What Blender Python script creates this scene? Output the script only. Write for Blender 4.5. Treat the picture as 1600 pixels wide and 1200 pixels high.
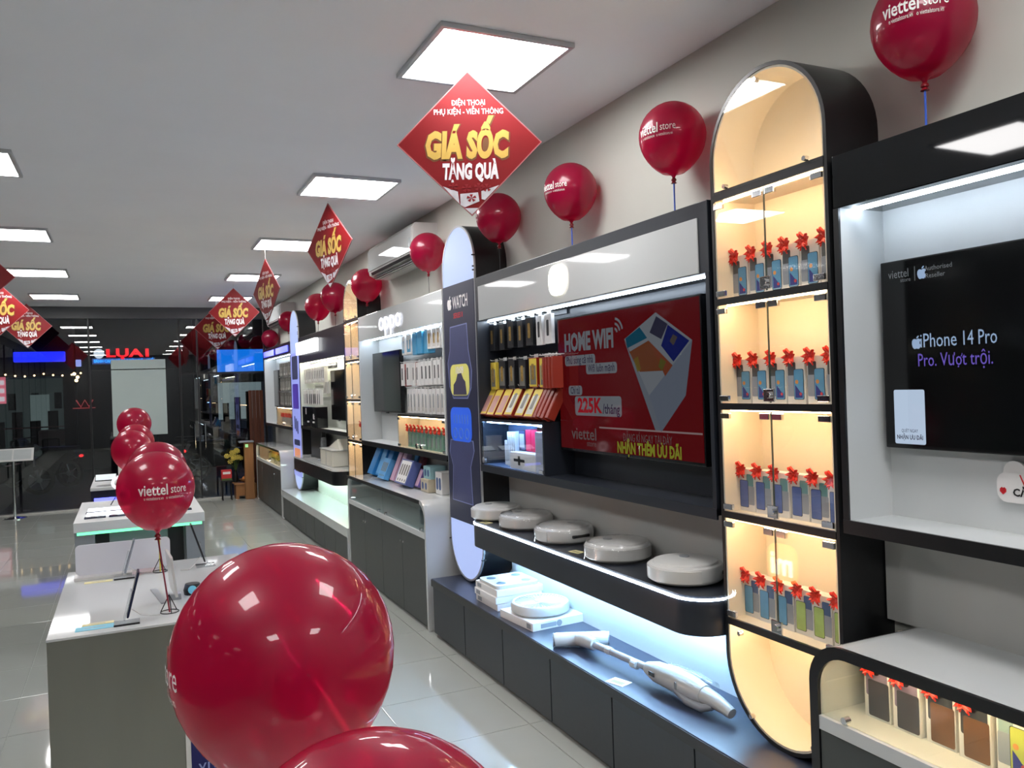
import bpy, bmesh, math, random
from mathutils import Matrix, Vector
random.seed(7)
for o in list(bpy.data.objects): bpy.data.objects.remove(o)
SC = bpy.context.scene; COL = SC.collection
PI = math.pi
# ---------------------------------------------------------------- camera, world, exposure
CAM_H = 1.767; FPX = 1282.87; YAW, PITCH, ROLL = 0.439523, -0.00089, -0.0346338
fw = Vector((math.sin(YAW)*math.cos(PITCH), math.cos(YAW)*math.cos(PITCH), math.sin(PITCH)))
rt = Vector((math.cos(YAW), -math.sin(YAW), 0)); up = rt.cross(fw)
r2 = math.cos(ROLL)*rt + math.sin(ROLL)*up; u2 = -math.sin(ROLL)*rt + math.cos(ROLL)*up
cd = bpy.data.cameras.new('camera'); cam = bpy.data.objects.new('camera', cd); COL.objects.link(cam)
mw = Matrix((( r2.x, u2.x, -fw.x), (r2.y, u2.y, -fw.y), (r2.z, u2.z, -fw.z)))
cam.rotation_euler = mw.to_euler(); cam.location = (0, 0, CAM_H)
cd.sensor_width = 36; cd.lens = 36*FPX/1600; cd.clip_start = 0.05; cd.clip_end = 200
SC.camera = cam
wd = bpy.data.worlds.new('night'); SC.world = wd; wd.use_nodes = True
wd.node_tree.nodes['Background'].inputs[0].default_value = (.012, .014, .022, 1)
wd.node_tree.nodes['Background'].inputs[1].default_value = 1.0
SC.view_settings.view_transform = 'Standard'; SC.view_settings.look = 'None'
SC.view_settings.gamma = 1; SC.view_settings.exposure = 0.22; SC.view_settings.use_curve_mapping = False
PANEL_E = 19.0        # ceiling panels
COOL_E, WARM_E, BOX_E = 34.0, 41.0, .72
# ---------------------------------------------------------------- materials
MATS = {}
def S(r, g, b):
    f = lambda c: (c/255)/12.92 if c <= 10 else ((c/255+.055)/1.055)**2.4
    return (f(r), f(g), f(b))
def mat(name, col, rough=.5, metal=0, emit=None, es=0, spec=.5, coat=0, noise=None, bump=None, alpha=None, trans=0):
    if name in MATS: return MATS[name]
    m = bpy.data.materials.new(name); m.use_nodes = True; nt = m.node_tree; N = nt.nodes; b = N['Principled BSDF']
    b.inputs['Base Color'].default_value = (*col, 1); b.inputs['Roughness'].default_value = rough
    b.inputs['Metallic'].default_value = metal; b.inputs['Specular IOR Level'].default_value = spec
    b.inputs['Coat Weight'].default_value = coat; b.inputs['Coat Roughness'].default_value = .05
    if trans: b.inputs['Transmission Weight'].default_value = trans
    if emit: b.inputs['Emission Color'].default_value = (*emit, 1); b.inputs['Emission Strength'].default_value = es
    tc = None
    if noise or bump: tc = N.new('ShaderNodeTexCoord')
    if noise:   # (scale, amount, stretch)
        mp = N.new('ShaderNodeMapping'); mp.inputs['Scale'].default_value = noise[2] if len(noise) > 2 else (1, 1, 1)
        nz = N.new('ShaderNodeTexNoise'); nz.inputs['Scale'].default_value = noise[0]; nz.inputs['Detail'].default_value = 4
        cr = N.new('ShaderNodeValToRGB'); a = noise[1]
        cr.color_ramp.elements[0].position = .3; cr.color_ramp.elements[1].position = .7
        cr.color_ramp.elements[0].color = (*[c*(1-a) for c in col], 1); cr.color_ramp.elements[1].color = (*[min(1, c*(1+a)) for c in col], 1)
        nt.links.new(tc.outputs['Object'], mp.inputs[0]); nt.links.new(mp.outputs[0], nz.inputs['Vector'])
        nt.links.new(nz.outputs['Fac'], cr.inputs[0]); nt.links.new(cr.outputs[0], b.inputs['Base Color'])
    if bump:    # (scale, strength, distance)
        nb = N.new('ShaderNodeTexNoise'); nb.inputs['Scale'].default_value = bump[0]; nb.inputs['Detail'].default_value = 2
        bp = N.new('ShaderNodeBump'); bp.inputs['Strength'].default_value = bump[1]; bp.inputs['Distance'].default_value = bump[2]
        nt.links.new(tc.outputs['Object'], nb.inputs['Vector']); nt.links.new(nb.outputs['Fac'], bp.inputs['Height']); nt.links.new(bp.outputs[0], b.inputs['Normal'])
    MATS[name] = m; return m
def glassmat(name, tint, ior=1.5, boost=1.0, rough=0.0, haze=None):
    m = bpy.data.materials.new(name); m.use_nodes = True; nt = m.node_tree; N = nt.nodes
    for n in list(N): N.remove(n)
    out = N.new('ShaderNodeOutputMaterial'); tr = N.new('ShaderNodeBsdfTransparent'); gl = N.new('ShaderNodeBsdfGlossy')
    tr.inputs[0].default_value = (*tint, 1); gl.inputs['Roughness'].default_value = rough
    lw = N.new('ShaderNodeLayerWeight'); lw.inputs[0].default_value = .5; f0 = ((ior-1)/(ior+1))**2
    pw = N.new('ShaderNodeMath'); pw.operation = 'POWER'; pw.inputs[1].default_value = 5
    fr = N.new('ShaderNodeMath'); fr.operation = 'MULTIPLY_ADD'; fr.inputs[1].default_value = 1-f0; fr.inputs[2].default_value = f0
    nt.links.new(lw.outputs['Facing'], pw.inputs[0]); nt.links.new(pw.outputs[0], fr.inputs[0])
    mu = N.new('ShaderNodeMath'); mu.operation = 'MULTIPLY'; mu.inputs[1].default_value = boost; mu.use_clamp = True
    mx = N.new('ShaderNodeMixShader')
    nt.links.new(fr.outputs[0], mu.inputs[0]); nt.links.new(mu.outputs[0], mx.inputs[0]); nt.links.new(tr.outputs[0], mx.inputs[1]); nt.links.new(gl.outputs[0], mx.inputs[2])
    last = mx
    if haze:
        df = N.new('ShaderNodeBsdfDiffuse'); df.inputs[0].default_value = (*haze[0], 1); m2 = N.new('ShaderNodeMixShader'); m2.inputs[0].default_value = haze[1]
        nt.links.new(mx.outputs[0], m2.inputs[1]); nt.links.new(df.outputs[0], m2.inputs[2]); last = m2
    nt.links.new(last.outputs[0], out.inputs[0]); MATS[name] = m; return m
def balloonmat():
    m = bpy.data.materials.new('balloon rubber'); m.use_nodes = True; nt = m.node_tree; N = nt.nodes; b = N['Principled BSDF']
    tc = N.new('ShaderNodeTexCoord'); nz = N.new('ShaderNodeTexNoise'); nz.inputs['Scale'].default_value = 3
    cr = N.new('ShaderNodeValToRGB'); cr.color_ramp.elements[0].color = (.34, .004, .05, 1); cr.color_ramp.elements[1].color = (.40, .006, .06, 1)
    nt.links.new(tc.outputs['Object'], nz.inputs['Vector']); nt.links.new(nz.outputs['Fac'], cr.inputs[0]); nt.links.new(cr.outputs[0], b.inputs['Base Color'])
    b.inputs['Roughness'].default_value = .35; b.inputs['Specular IOR Level'].default_value = .5
    b.inputs['Coat Weight'].default_value = 1; b.inputs['Coat Roughness'].default_value = 0.0
    tr = N.new('ShaderNodeBsdfTransparent'); tr.inputs[0].default_value = (.80, .05, .22, 1)
    tl = N.new('ShaderNodeBsdfTranslucent'); tl.inputs[0].default_value = (.85, .01, .16, 1)
    m1 = N.new('ShaderNodeMixShader'); m1.inputs[0].default_value = .38
    m2 = N.new('ShaderNodeMixShader'); m2.inputs[0].default_value = .32
    out = N['Material Output']
    nt.links.new(b.outputs[0], m2.inputs[1]); nt.links.new(tl.outputs[0], m2.inputs[2])
    nt.links.new(m2.outputs[0], m1.inputs[1]); nt.links.new(tr.outputs[0], m1.inputs[2]); nt.links.new(m1.outputs[0], out.inputs[0])
    MATS['balloon'] = m; return m
def em(name, col, s, base=(.8, .8, .8)): return mat(name, base, .4, emit=col, es=s)
def gloss_print(name, col, es=0): return mat(name, col, .35, emit=col if es else None, es=es)
def screen(name, col, es): return mat(name, (.004, .004, .005), .06, emit=col, es=es, spec=.5)
WALL = mat('wall paint', S(194, 194, 186), .75, noise=(3, .02)); CEIL = mat('ceiling paint', S(246, 247, 251), .85, noise=(2, .015))
TILE = mat('polished floor tile', S(172, 175, 169), .05, spec=.9, noise=(1.2, .03), bump=(2.2, .06, .01)); GROUT = mat('tile grout', S(156, 159, 154), .7, noise=(30, .1))
CHAR = mat('charcoal laminate', S(38, 42, 50), .33, noise=(40, .05, (1, 1, .1))); CHARD = mat('charcoal door laminate', S(40, 46, 52), .4, noise=(40, .05))
BENCHT = mat('blue grey bench top', S(52, 58, 74), .3, noise=(30, .05))
BLK = mat('black laminate', S(24, 25, 27), .3, noise=(40, .08)); BLKG = mat('glossy black laminate', S(20, 21, 23), .03, bump=(1.6, .05, .01))
WLAM = mat('white gloss laminate', S(202, 205, 205), .04, bump=(1.3, .05, .01)); WMAT = mat('white matt laminate', S(206, 209, 209), .45, noise=(4, .01))
GPAN = mat('light grey panel', S(184, 184, 180), .5, noise=(3, .03)); DGREY = mat('dark grey door laminate', S(66, 70, 69), .4, noise=(20, .04))
CREAM = mat('cream cabinet lining', S(240, 230, 212), .45, noise=(4, .02)); GREENW = mat('pale lining', S(232, 236, 228), .45, noise=(4, .01))
CHROME = mat('chrome', (.75, .76, .78), .12, metal=1, noise=(9, .04)); STEEL = mat('brushed steel panel', S(146, 146, 138), .33, metal=.75, noise=(3, .1, (1, 1, .15)))
ALU = mat('aluminium', S(196, 198, 202), .3, metal=.6, noise=(9, .03)); RUB = mat('black plastic', S(22, 22, 24), .4, noise=(20, .1))
LEDC = em('cool led strip', (.74, .86, 1), COOL_E); LEDW = em('warm led strip', (1, .66, .36), WARM_E); LEDG = em('green led strip', (.02, 1, .38), 1.1)
LEDY = em('soft white led strip', (1, .95, .74), 62.0)
PAN = em('light panel diffuser', (1, .98, .97), PANEL_E); LBOX = em('blue white lightbox', (.46, .58, 1), BOX_E, (.12, .14, .2))
GLASS = glassmat('clear glass', (.97, .985, .98), 1.5, 1.0); SHOPG = glassmat('shopfront glass', (.70, .74, .75), 1.5, 2.6); COUNTG = glassmat('counter glass', (.86, .93, .93), 1.5, 1.2)
ACRY = glassmat('clear acrylic', (.95, .97, .98), 1.5, 1.0, haze=((.8, .82, .85), .12)); WRAP = glassmat('clear plastic wrap', (.97, .97, .97), 1.45, 1.4, rough=.1)
BALL = balloonmat(); WPL = mat('white plastic', S(206, 206, 203), .3, coat=.3, noise=(5, .01)); GPL = mat('grey plastic', S(150, 154, 160), .35, noise=(6, .04))
WINK = mat('white print', S(236, 232, 232), .5); SHW = mat('sign white print', S(228, 224, 226), .5); GOLD = mat('gold print', S(200, 164, 80), .4, noise=(30, .06))
SRED = mat('red sign card', S(124, 19, 24), .5, spec=.25, noise=(5, .08)); BOWR = mat('red ribbon', S(222, 42, 22), .4, noise=(30, .15))
PAPER = mat('white box card', S(232, 230, 228), .5, noise=(8, .02)); WOOD = mat('honey wood', S(150, 104, 62), .45, noise=(6, .2, (1, 1, .1)))
NAVY = mat('navy print', S(24, 26, 92), .4, noise=(4, .06)); YEL = mat('yellow print', S(222, 196, 70), .5, noise=(8, .05)); CYN = mat('cyan print', S(110, 190, 214), .45, noise=(8, .05))
TVB = mat('dark screen glass', (.004, .0045, .005), .10, spec=.35, noise=(3, .1)); TVF = mat('tv bezel', S(16, 17, 19), .25, noise=(20, .1))
# ---------------------------------------------------------------- mesh building
ORD = 'first second third fourth fifth sixth seventh eighth ninth tenth eleventh twelfth'.split()
class B:
    def __init__(s): s.bm = bmesh.new()
    def box(s, x0, x1, y0, y1, z0, z1, bev=0):
        x0, x1 = sorted((x0, x1)); y0, y1 = sorted((y0, y1)); z0, z1 = sorted((z0, z1))
        vs = [s.bm.verts.new((x, y, z)) for x in (x0, x1) for y in (y0, y1) for z in (z0, z1)]
        fs = [s.bm.faces.new([vs[i] for i in f]) for f in ((0, 1, 3, 2), (4, 6, 7, 5), (0, 4, 5, 1), (2, 3, 7, 6), (0, 2, 6, 4), (1, 5, 7, 3))]
        if bev:
            es = list({e for f in fs for e in f.edges})
            bmesh.ops.bevel(s.bm, geom=es, offset=min(bev, .45*min(x1-x0, y1-y0, z1-z0)), segments=2, affect='EDGES', profile=.6)
        return s
    def _p(s, pl, a, u, v): return {'x': (a, u, v), 'y': (u, a, v), 'z': (u, v, a)}[pl]
    def prism(s, pts, pl, a, b):
        A = [s.bm.verts.new(s._p(pl, a, *p)) for p in pts]; Bv = [s.bm.verts.new(s._p(pl, b, *p)) for p in pts]; n = len(pts)
        s.bm.faces.new(A); s.bm.faces.new(Bv[::-1])
        for i in range(n): s.bm.faces.new((A[i], Bv[i], Bv[(i+1) % n], A[(i+1) % n]))
        return s
    def ring(s, out, inn, pl, a, b, closed=True):
        n = len(out); L = [[s.bm.verts.new(s._p(pl, q, *p)) for p in P] for q in (a, b) for P in (out, inn)]
        oa, ia, ob, ib = L
        for i in range(n if closed else n-1):
            j = (i+1) % n
            s.bm.faces.new((oa[i], oa[j], ia[j], ia[i])); s.bm.faces.new((ob[j], ob[i], ib[i], ib[j]))
            s.bm.faces.new((oa[j], oa[i], ob[i], ob[j])); s.bm.faces.new((ia[i], ia[j], ib[j], ib[i]))
        if not closed:
            for k in (0, n-1): s.bm.faces.new((oa[k], ia[k], ib[k], ob[k]))
        return s
    def tube(s, path, r, seg=8, cap=True):
        P = [Vector(p) for p in path]; R = r if isinstance(r, (list, tuple)) else [r]*len(P); rings = []
        for i, p in enumerate(P):
            t = (P[min(i+1, len(P)-1)]-P[max(i-1, 0)]).normalized()
            a = Vector((0, 0, 1)) if abs(t.z) < .9 else Vector((1, 0, 0)); u = t.cross(a).normalized(); v = t.cross(u)
            rings.append([s.bm.verts.new(p+R[i]*(math.cos(2*PI*k/seg)*u+math.sin(2*PI*k/seg)*v)) for k in range(seg)])
        for a, b in zip(rings, rings[1:]):
            for k in range(seg): s.bm.faces.new((a[k], a[(k+1) % seg], b[(k+1) % seg], b[k]))
        if cap: s.bm.faces.new(rings[0][::-1]); s.bm.faces.new(rings[-1])
        return s
    def lathe(s, prof, c=(0, 0, 0), seg=32, axis='z', smoothcap=True):
        rings = []
        for r, h in prof:
            if r < 1e-6: rings.append([s._l(c, axis, 0, 0, h)])
            else: rings.append([s._l(c, axis, r*math.cos(2*PI*k/seg), r*math.sin(2*PI*k/seg), h) for k in range(seg)])
        for a, b in zip(rings, rings[1:]):
            for k in range(seg):
                j = (k+1) % seg
                q = [a[k % len(a)], a[j % len(a)], b[j % len(b)], b[k % len(b)]]
                q = [v for i, v in enumerate(q) if v not in q[:i]]
                if len(q) > 2: s.bm.faces.new(q)
        for R in (rings[0], rings[-1]):
            if len(R) > 2: s.bm.faces.new(R)
        return s
    def _l(s, c, ax, u, v, h):
        p = {'z': (u, v, h), 'x': (h, u, v), 'y': (u, h, v)}[ax]; return s.bm.verts.new((c[0]+p[0], c[1]+p[1], c[2]+p[2]))
    def sph(s, c, r, seg=12, sc=(1, 1, 1)):
        bmesh.ops.create_uvsphere(s.bm, u_segments=seg, v_segments=max(6, seg*2//3), radius=r, matrix=Matrix.Translation(c) @ Matrix.Diagonal((*sc, 1))); return s
    def xf(s, M): bmesh.ops.transform(s.bm, matrix=M, verts=s.bm.verts); return s
    def obj(s, name, m, parent=None, smooth=False, **kw):
        bmesh.ops.recalc_face_normals(s.bm, faces=s.bm.faces); me = bpy.data.meshes.new(name); s.bm.to_mesh(me); s.bm.free()
        if smooth:
            for p in me.polygons: p.use_smooth = True
            try: me.set_sharp_from_angle(angle=math.radians(40))
            except Exception: pass
        me.materials.append(m); return link(name, me, parent, **kw)
def link(name, me, parent=None, label=None, cat=None, group=None, kind=None):
    o = bpy.data.objects.new(name, me); COL.objects.link(o)
    if parent:
        o.parent = parent; M = Matrix.Identity(4); p = parent
        while p: M = Matrix.LocRotScale(p.location, p.rotation_euler, p.scale) @ M; p = None if p.parent is None else p.parent
        o.matrix_parent_inverse = M.inverted() if parent.parent is None else Matrix.Identity(4)
    return tag(o, label, cat, group, kind)
def tag(o, label=None, cat=None, group=None, kind=None):
    for k, v in (('label', label), ('category', cat), ('group', group), ('kind', kind)):
        if v: o[k] = v
    return o
def thing(name, label, cat, loc=(0, 0, 0), rz=0, group=None):
    o = bpy.data.objects.new(name, None); COL.objects.link(o); o.location = loc; o.rotation_euler = (0, 0, rz); o.empty_display_size = .1
    return tag(o, label, cat, group)
def kids(o): return [c for c in COL.objects if c.parent == o]
KIDS = {}
def dup(root, loc, rz=0, label=None, group=None, rot=None):
    if root.name not in KIDS: KIDS[root.name] = [(c, kids(c)) for c in kids(root)]
    r = root.copy(); COL.objects.link(r); r.location = loc; r.rotation_euler = rot or (0, 0, rz)
    if label: r['label'] = label
    if group: r['group'] = group
    for ch, gs in KIDS[root.name]:
        c = ch.copy(); COL.objects.link(c); c.parent = r
        for g in gs: d = g.copy(); COL.objects.link(d); d.parent = c
    return r
def swap(root, **mats):       # give the named parts of a copy their own mesh with another material
    for c in kids(root):
        n = c.name.split('.')[0]
        if n in mats: c.data = c.data.copy(); c.data.materials[0] = mats[n]
    return root
FX = Matrix(((0, 0, -1, 0), (-1, 0, 0, 0), (0, 1, 0, 0), (0, 0, 0, 1)))     # writing on a face that looks to -x
FY = Matrix(((1, 0, 0, 0), (0, 0, -1, 0), (0, 1, 0, 0), (0, 0, 0, 1)))      # writing on a face that looks to -y
FXP = Matrix(((0, 0, 1, 0), (1, 0, 0, 0), (0, 1, 0, 0), (0, 0, 0, 1)))      # writing on a face that looks to +x
def rawtext(body, size, bold=0, shear=0, depth=0):
    d = bpy.data.curves.new('lettering', 'FONT'); d.body = body; d.size = size; d.offset = bold; d.shear = shear; d.extrude = depth
    d.align_x = 'LEFT'; d.align_y = 'CENTER'; d.resolution_u = 2
    o = bpy.data.objects.new('lettering', d); COL.objects.link(o); dg = bpy.context.evaluated_depsgraph_get()
    me = bpy.data.meshes.new_from_object(o.evaluated_get(dg)); bpy.data.objects.remove(o); bpy.data.curves.remove(d)
    return me
def xmax(body, size): me = rawtext(body, size); return max([v.co.x for v in me.vertices] or [0]), min([v.co.x for v in me.vertices] or [0])
def textmesh(body, size, bold=0, shear=0, width=None, depth=0):
    plain = body.replace('Đ', 'D').replace('ợ', 'o')
    me = rawtext(plain, size, bold, shear, depth); ys = [v.co.y for v in me.vertices]; thick = []
    if max(ys)-min(ys) > 1.7*size:          # an outline that cannot be grown: thicken by shifted copies instead
        me = rawtext(plain, size, 0, shear, depth); thick = [(bold, 0), (-bold, 0), (0, bold), (0, -bold), (.7*bold, .7*bold), (-.7*bold, .7*bold), (.7*bold, -.7*bold), (-.7*bold, -.7*bold)]
    bm = bmesh.new(); bm.from_mesh(me)
    for dx, dy in thick:
        for v in bmesh.ops.duplicate(bm, geom=bm.verts[:len(me.vertices)]+list({f for v in bm.verts[:len(me.vertices)] for f in v.link_faces}))['geom']:
            if isinstance(v, bmesh.types.BMVert): v.co += Vector((dx, dy, 0))
        bm.verts.ensure_lookup_table()
    for i, c in enumerate(body):
        if c in 'Đợ':
            r = xmax(plain[:i+1], size)[0]; a, b = xmax(plain[i], size); l = r-(a-b); q = size
            R = (l-.07*q, l+.24*q, -.04*q, .03*q) if c == 'Đ' else (l+.15*q, l+.24*q, -.42*q, -.33*q)
            if c == 'ợ': bm.faces.new([bm.verts.new((r+a_*q, b_*q, depth)) for a_, b_ in ((-.10, .14), (-.02, .13), (.05, .20), (.05, .30), (0, .30), (0, .22))])
            bm.faces.new([bm.verts.new((x+shear*y, y, depth)) for x, y in ((R[0], R[2]), (R[1], R[2]), (R[1], R[3]), (R[0], R[3]))])
    bm.to_mesh(me); bm.free(); xs = [v.co.x for v in me.vertices]; m = (max(xs)+min(xs))/2; k = width/(max(xs)-min(xs)) if width else 1
    for v in me.vertices: v.co.x = (v.co.x-m)*k
    me.name = 'lettering'; return me
def text(body, size, m, parent, pos, F=FX, name='lettering', thick=True, **kw):
    me = textmesh(body, size, **kw); M = Matrix.Translation(pos) @ F
    me.transform(M); me.materials.append(m); return link(name, me, parent)
def stadium(y0, y1, z0, z1, n=14, r=None):
    r = r or (y1-y0)/2; P = []
    for cy, cz, a0 in ((y1-r, z1-r, 0), (y0+r, z1-r, PI/2), (y0+r, z0+r, PI), (y1-r, z0+r, 1.5*PI)):
        for k in range(n+1): a = a0+PI/2*k/n; P.append((cy+r*math.cos(a), cz+r*math.sin(a)))
    return P
def rrect(u0, u1, v0, v1, r, n=4): return stadium(u0, u1, v0, v1, n, r)
APPLE = [(0, .30), (.12, .36), (.27, .38), (.42, .28), (.47, .20), (.34, .08), (.33, -.10), (.48, -.24), (.38, -.44), (.24, -.58), (.10, -.56), (0, -.53), (-.10, -.56), (-.24, -.58), (-.40, -.40), (-.48, -.10), (-.46, .16), (-.34, .33), (-.18, .37)]
LEAF = [(.02, .40), (.05, .52), (.15, .62), (.26, .66), (.24, .54), (.16, .45)]
def applelogo(parent, m, y, z, h, x, t=.001):
    b = B()
    for P in (APPLE, LEAF): b.prism([(y-p[0]*h*.8, z+p[1]*h*.8) for p in P], 'x', x-t, x)
    return b.obj('fruit_emblem', m, parent)
# ---------------------------------------------------------------- the room
XL, XF, XB, XW = 1.917, 2.10, 2.30, 2.34
CZ = 3.217; GY = 14.72; XLW = -2.45; YB = -2.6
floor = B().box(XLW, XW, YB, GY+.1, -.08, -.004).obj('floor', GROUT, kind='structure')
T = .615; J = .002; tm = B().box(J, T-J, J, T-J, -.004, 0, .0015); tile0 = tm.obj('floor_tile', TILE, floor); first = True
for i in range(-6, 2):
    for j in range(-9, 17):
        x = 1.222+T*i; y = 4.45+T*j
        if x < XLW-.01 or y < YB: continue
        if x+T > XW: continue
        t = tile0 if first else tile0.copy()
        if not first: COL.objects.link(t)
        first = False; t.location = (x, y, 0)
cut = B()
for j in range(-9, 17): cut.box(1.222+T+J, XW, 4.45+T*j+J, 4.45+T*j+T-J, -.004, 0)
cut.obj('cut_edge_tiles', TILE, floor, kind='stuff')
B().box(XLW-.1, XW+.1, YB-.1, GY+.3, CZ, CZ+.12).obj('ceiling', CEIL, kind='structure')
B().box(XW, XW+.12, YB-.1, GY+.3, -.08, CZ).obj('wall_right', WALL, kind='structure')

B().box(XLW, XW, YB-.12, YB, -.08, CZ).obj('wall_back', mat('grey back wall', S(120, 122, 126), .6, noise=(3, .03)), kind='structure')
# shopfront: threshold, head beam, mullions and panes
HEADG = mat('dark head beam', S(96, 98, 100), .4, noise=(4, .05)); MULL = mat('dark bronze mullion', S(46, 47, 48), .3, metal=.5, noise=(9, .1))
B().box(XLW, XW, GY-.06, GY+.12, 3.03, CZ, .004).obj('trim_1', HEADG, kind='structure')
B().box(XLW, XW, GY-.10, GY+.10, -.004, .022, .004).obj('trim_2', mat('pale stone sill', S(186, 186, 180), .2, noise=(20, .08)), kind='structure')
wn = thing('window_1', None, None); wn['kind'] = 'structure'
mx = [XLW+.02, -1.86, -.515, .828, 2.19]
for a in mx: B().box(a-.014, a+.014, GY-.03, GY+.05, .022, 3.03, .003).obj('mullion', MULL, wn)
for a, b in zip(mx, mx[1:]): B().box(a+.014, b-.014, GY, GY+.008, .022, 3.03).obj('pane', SHOPG, wn)
B().box(mx[4]+.014, XW, GY, GY+.008, .022, 3.03).obj('pane', SHOPG, wn)
for a, b in ((.828, 1.10), (1.10, 2.19)): B().box(a+.014, b-.014, GY-.012, GY+.02, 2.10, 2.13).obj('rail', MULL, wn)
B().box(1.09, 1.115, GY-.012, GY+.02, .022, 3.03).obj('mullion', MULL, wn)
B().box(-.5, .81, GY-.012, GY+.02, 2.20, 2.215).obj('rail', MULL, wn)
for dx in (1.02, 1.18): B().tube([(dx, GY-.02, .85), (dx, GY-.07, .87), (dx, GY-.07, 1.25), (dx, GY-.02, 1.27)], .012, 8).obj('pull_handle', CHROME, wn, smooth=True)
B().box(-.207, .603, GY-.012, GY-.004, 1.13, 2.365, .002).obj('poster_board', mat('back of poster', S(176, 190, 186), .6, noise=(2, .03)), label='pale grey-green blank back of a poster fixed on the glass front', cat='poster')
# the walkway side is glazed as well
wl = thing('window_2', None, None); wl['kind'] = 'structure'
ly = [YB+1.73*k for k in range(11)]
for a in ly: B().box(XLW-.04, XLW, a-.02, a+.02, 0, 3.03, .003).obj('mullion', MULL, wl)
for a, b in zip(ly, ly[1:]): B().box(XLW-.024, XLW-.016, a+.02, b-.02, .02, 3.03).obj('pane', SHOPG, wl)
B().box(XLW-.06, XLW, YB, GY+.1, 3.03, CZ).obj('head_beam', HEADG, wl); B().box(XLW-.06, XLW, YB, GY+.1, -.08, .02).obj('sill', HEADG, wl)
# ceiling light panels
def ceiling_light(x, y, label):
    t = thing('ceiling_light', label, 'ceiling light', (x+.305, y+.3, CZ), 0, 'square ceiling light panels')
    fr = B(); 
    for a in ((x, x+.61, y, y+.022), (x, x+.61, y+.578, y+.6), (x, x+.022, y+.022, y+.578), (x+.588, x+.61, y+.022, y+.578)): fr.box(*a, CZ-.022, CZ, .003)
    fr.obj('frame', ALU, t); B().box(x+.022, x+.588, y+.022, y+.578, CZ-.016, CZ-.004).obj('diffuser', PAN, t)
for k, y in enumerate((12.85, 10.4, 7.95, 5.5, 3.05, .6, -1.85)):
    ceiling_light(1.178, y, '%s square ceiling light from the glass front, row along the display wall' % ORD[k])
    ceiling_light(-1.165, y, '%s square ceiling light from the glass front, row above the open walkway' % ORD[k])
# air conditioners on the wall
def aircon(y0, y1, label):
    t = thing('air_conditioner', label, 'air conditioner', (XW, (y0+y1)/2, 2.80))
    P = [(XW, 2.80), (2.20, 2.80), (2.135, 2.835), (2.12, 2.90), (2.125, 3.06), (2.15, 3.095), (XW, 3.10)]
    b = B(); b.prism(P, 'y', y0+.02, y1-.02); b.obj('body', WPL, t)
    for a, c in ((y0, y0+.02), (y1-.02, y1)): B().prism([(XW, 2.803), (2.205, 2.803), (2.14, 2.838), (2.126, 2.90), (2.13, 3.055), (2.153, 3.09), (XW, 3.096)], 'y', a, c).obj('end_cap', WPL, t)
    B().prism([(2.118, 2.87), (2.122, 3.06), (2.128, 3.065), (2.124, 2.87)], 'y', y0+.03, y1-.03).obj('front_panel', WLAM, t)
    B().prism([(2.138, 2.828), (2.126, 2.852), (2.134, 2.856), (2.146, 2.832)], 'y', y0+.1, y1-.1).obj('air_slot', RUB, t)
    B().box(2.15, 2.24, y0+.1, y1-.1, 2.797, 2.801).obj('outlet', RUB, t)
    for k in range(2): B().box(2.165+.035*k, 2.185+.035*k, y0+.1, y1-.1, 2.790, 2.796).obj('louvre', WPL, t)
    B().box(2.117, 2.119, y0+.07, y0+.10, 2.90, 2.98).obj('display_window', GPL, t)
aircon(6.30, 7.66, 'white split air conditioner between two red balloons above the white header')
aircon(12.55, 13.9, 'white split air conditioner at the end of the wall nearest the glass front')
# ---------------------------------------------------------------- the street outside
b = B(); b.box(-12, 9, GY+.1, 30, -.12, -.02); b.box(-12, XLW-.07, -8, GY+.1, -.12, -.02); b.obj('street_ground', mat('night asphalt', S(20, 20, 21), .45, noise=(8, .25)), label='dark pavement and asphalt outside the glass front', cat='street', kind='structure')
NB = mat('night facade', S(14, 15, 19), .8, noise=(3, .2)); NB2 = mat('night facade two', S(20, 18, 19), .8, noise=(3, .2))
fa = thing('shop_building', 'dark building across the street with lit open ground floor', 'building', (-2.2, 23, 0))
B().box(-6, -1.15, 23.0, 24, 2.35, 6).obj('upper_wall', NB, fa)
B().box(-6, -1.15, 26, 26.2, 0, 2.35).obj('back_wall', em('lit shop back wall', (.45, .60, .58), .06, S(60, 66, 66)), fa)
B().box(-1.4, -1.15, 23.0, 26, 0, 2.35).obj('pier', NB2, fa)
B().box(-2.35, -1.9, 25.6, 25.7, .6, 1.9).obj('doorway', em('lit doorway', (.75, .95, .92), .16, S(90, 96, 96)), fa)
for k in range(4): B().box(-3.2+.42*k, -2.95+.42*k, 25.5, 25.6, .5, 1.2+.25*(k % 2), .02).obj('cabinet', NB2, fa)
for k in range(3): B().box(-2.9+.55*k, -2.72+.55*k, 25.95, 26.0, 1.5, 1.95).obj('wall_picture', NB2, fa)
B().box(-2.9, -1.5, 24.9, 25.0, 1.02, 1.05).obj('red_rail', mat('dim red rail', S(90, 30, 34), .5, noise=(5, .1)), fa)
for k in range(2): B().box(-2.7+.7*k, -2.3+.7*k, 24.2, 24.5, .05, .75, .05).obj('stool_stack', NB, fa)
B().box(-2.1, -1.2, 24.6, 25.4, .55, .95, .02).obj('counter', mat('pale counter', S(150, 140, 136), .5, noise=(5, .05)), fa)
fb = thing('dark_building', 'dark unlit building across the street behind the red letters', 'building', (.4, 23, 0))
B().box(-1.1, 1.6, 23.0, 24, 0, 6).obj('wall', NB, fb); B().box(-1.0, 1.5, 22.96, 23.0, .1, 2.2).obj('shutter', NB2, fb)
fd = thing('side_building', 'dark building facing the glazed walkway side of the shop', 'building', (-10, 5, 0)); B().box(-11.5, -10.5, -8, 24, 0, 5).obj('wall', NB, fd)
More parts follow.
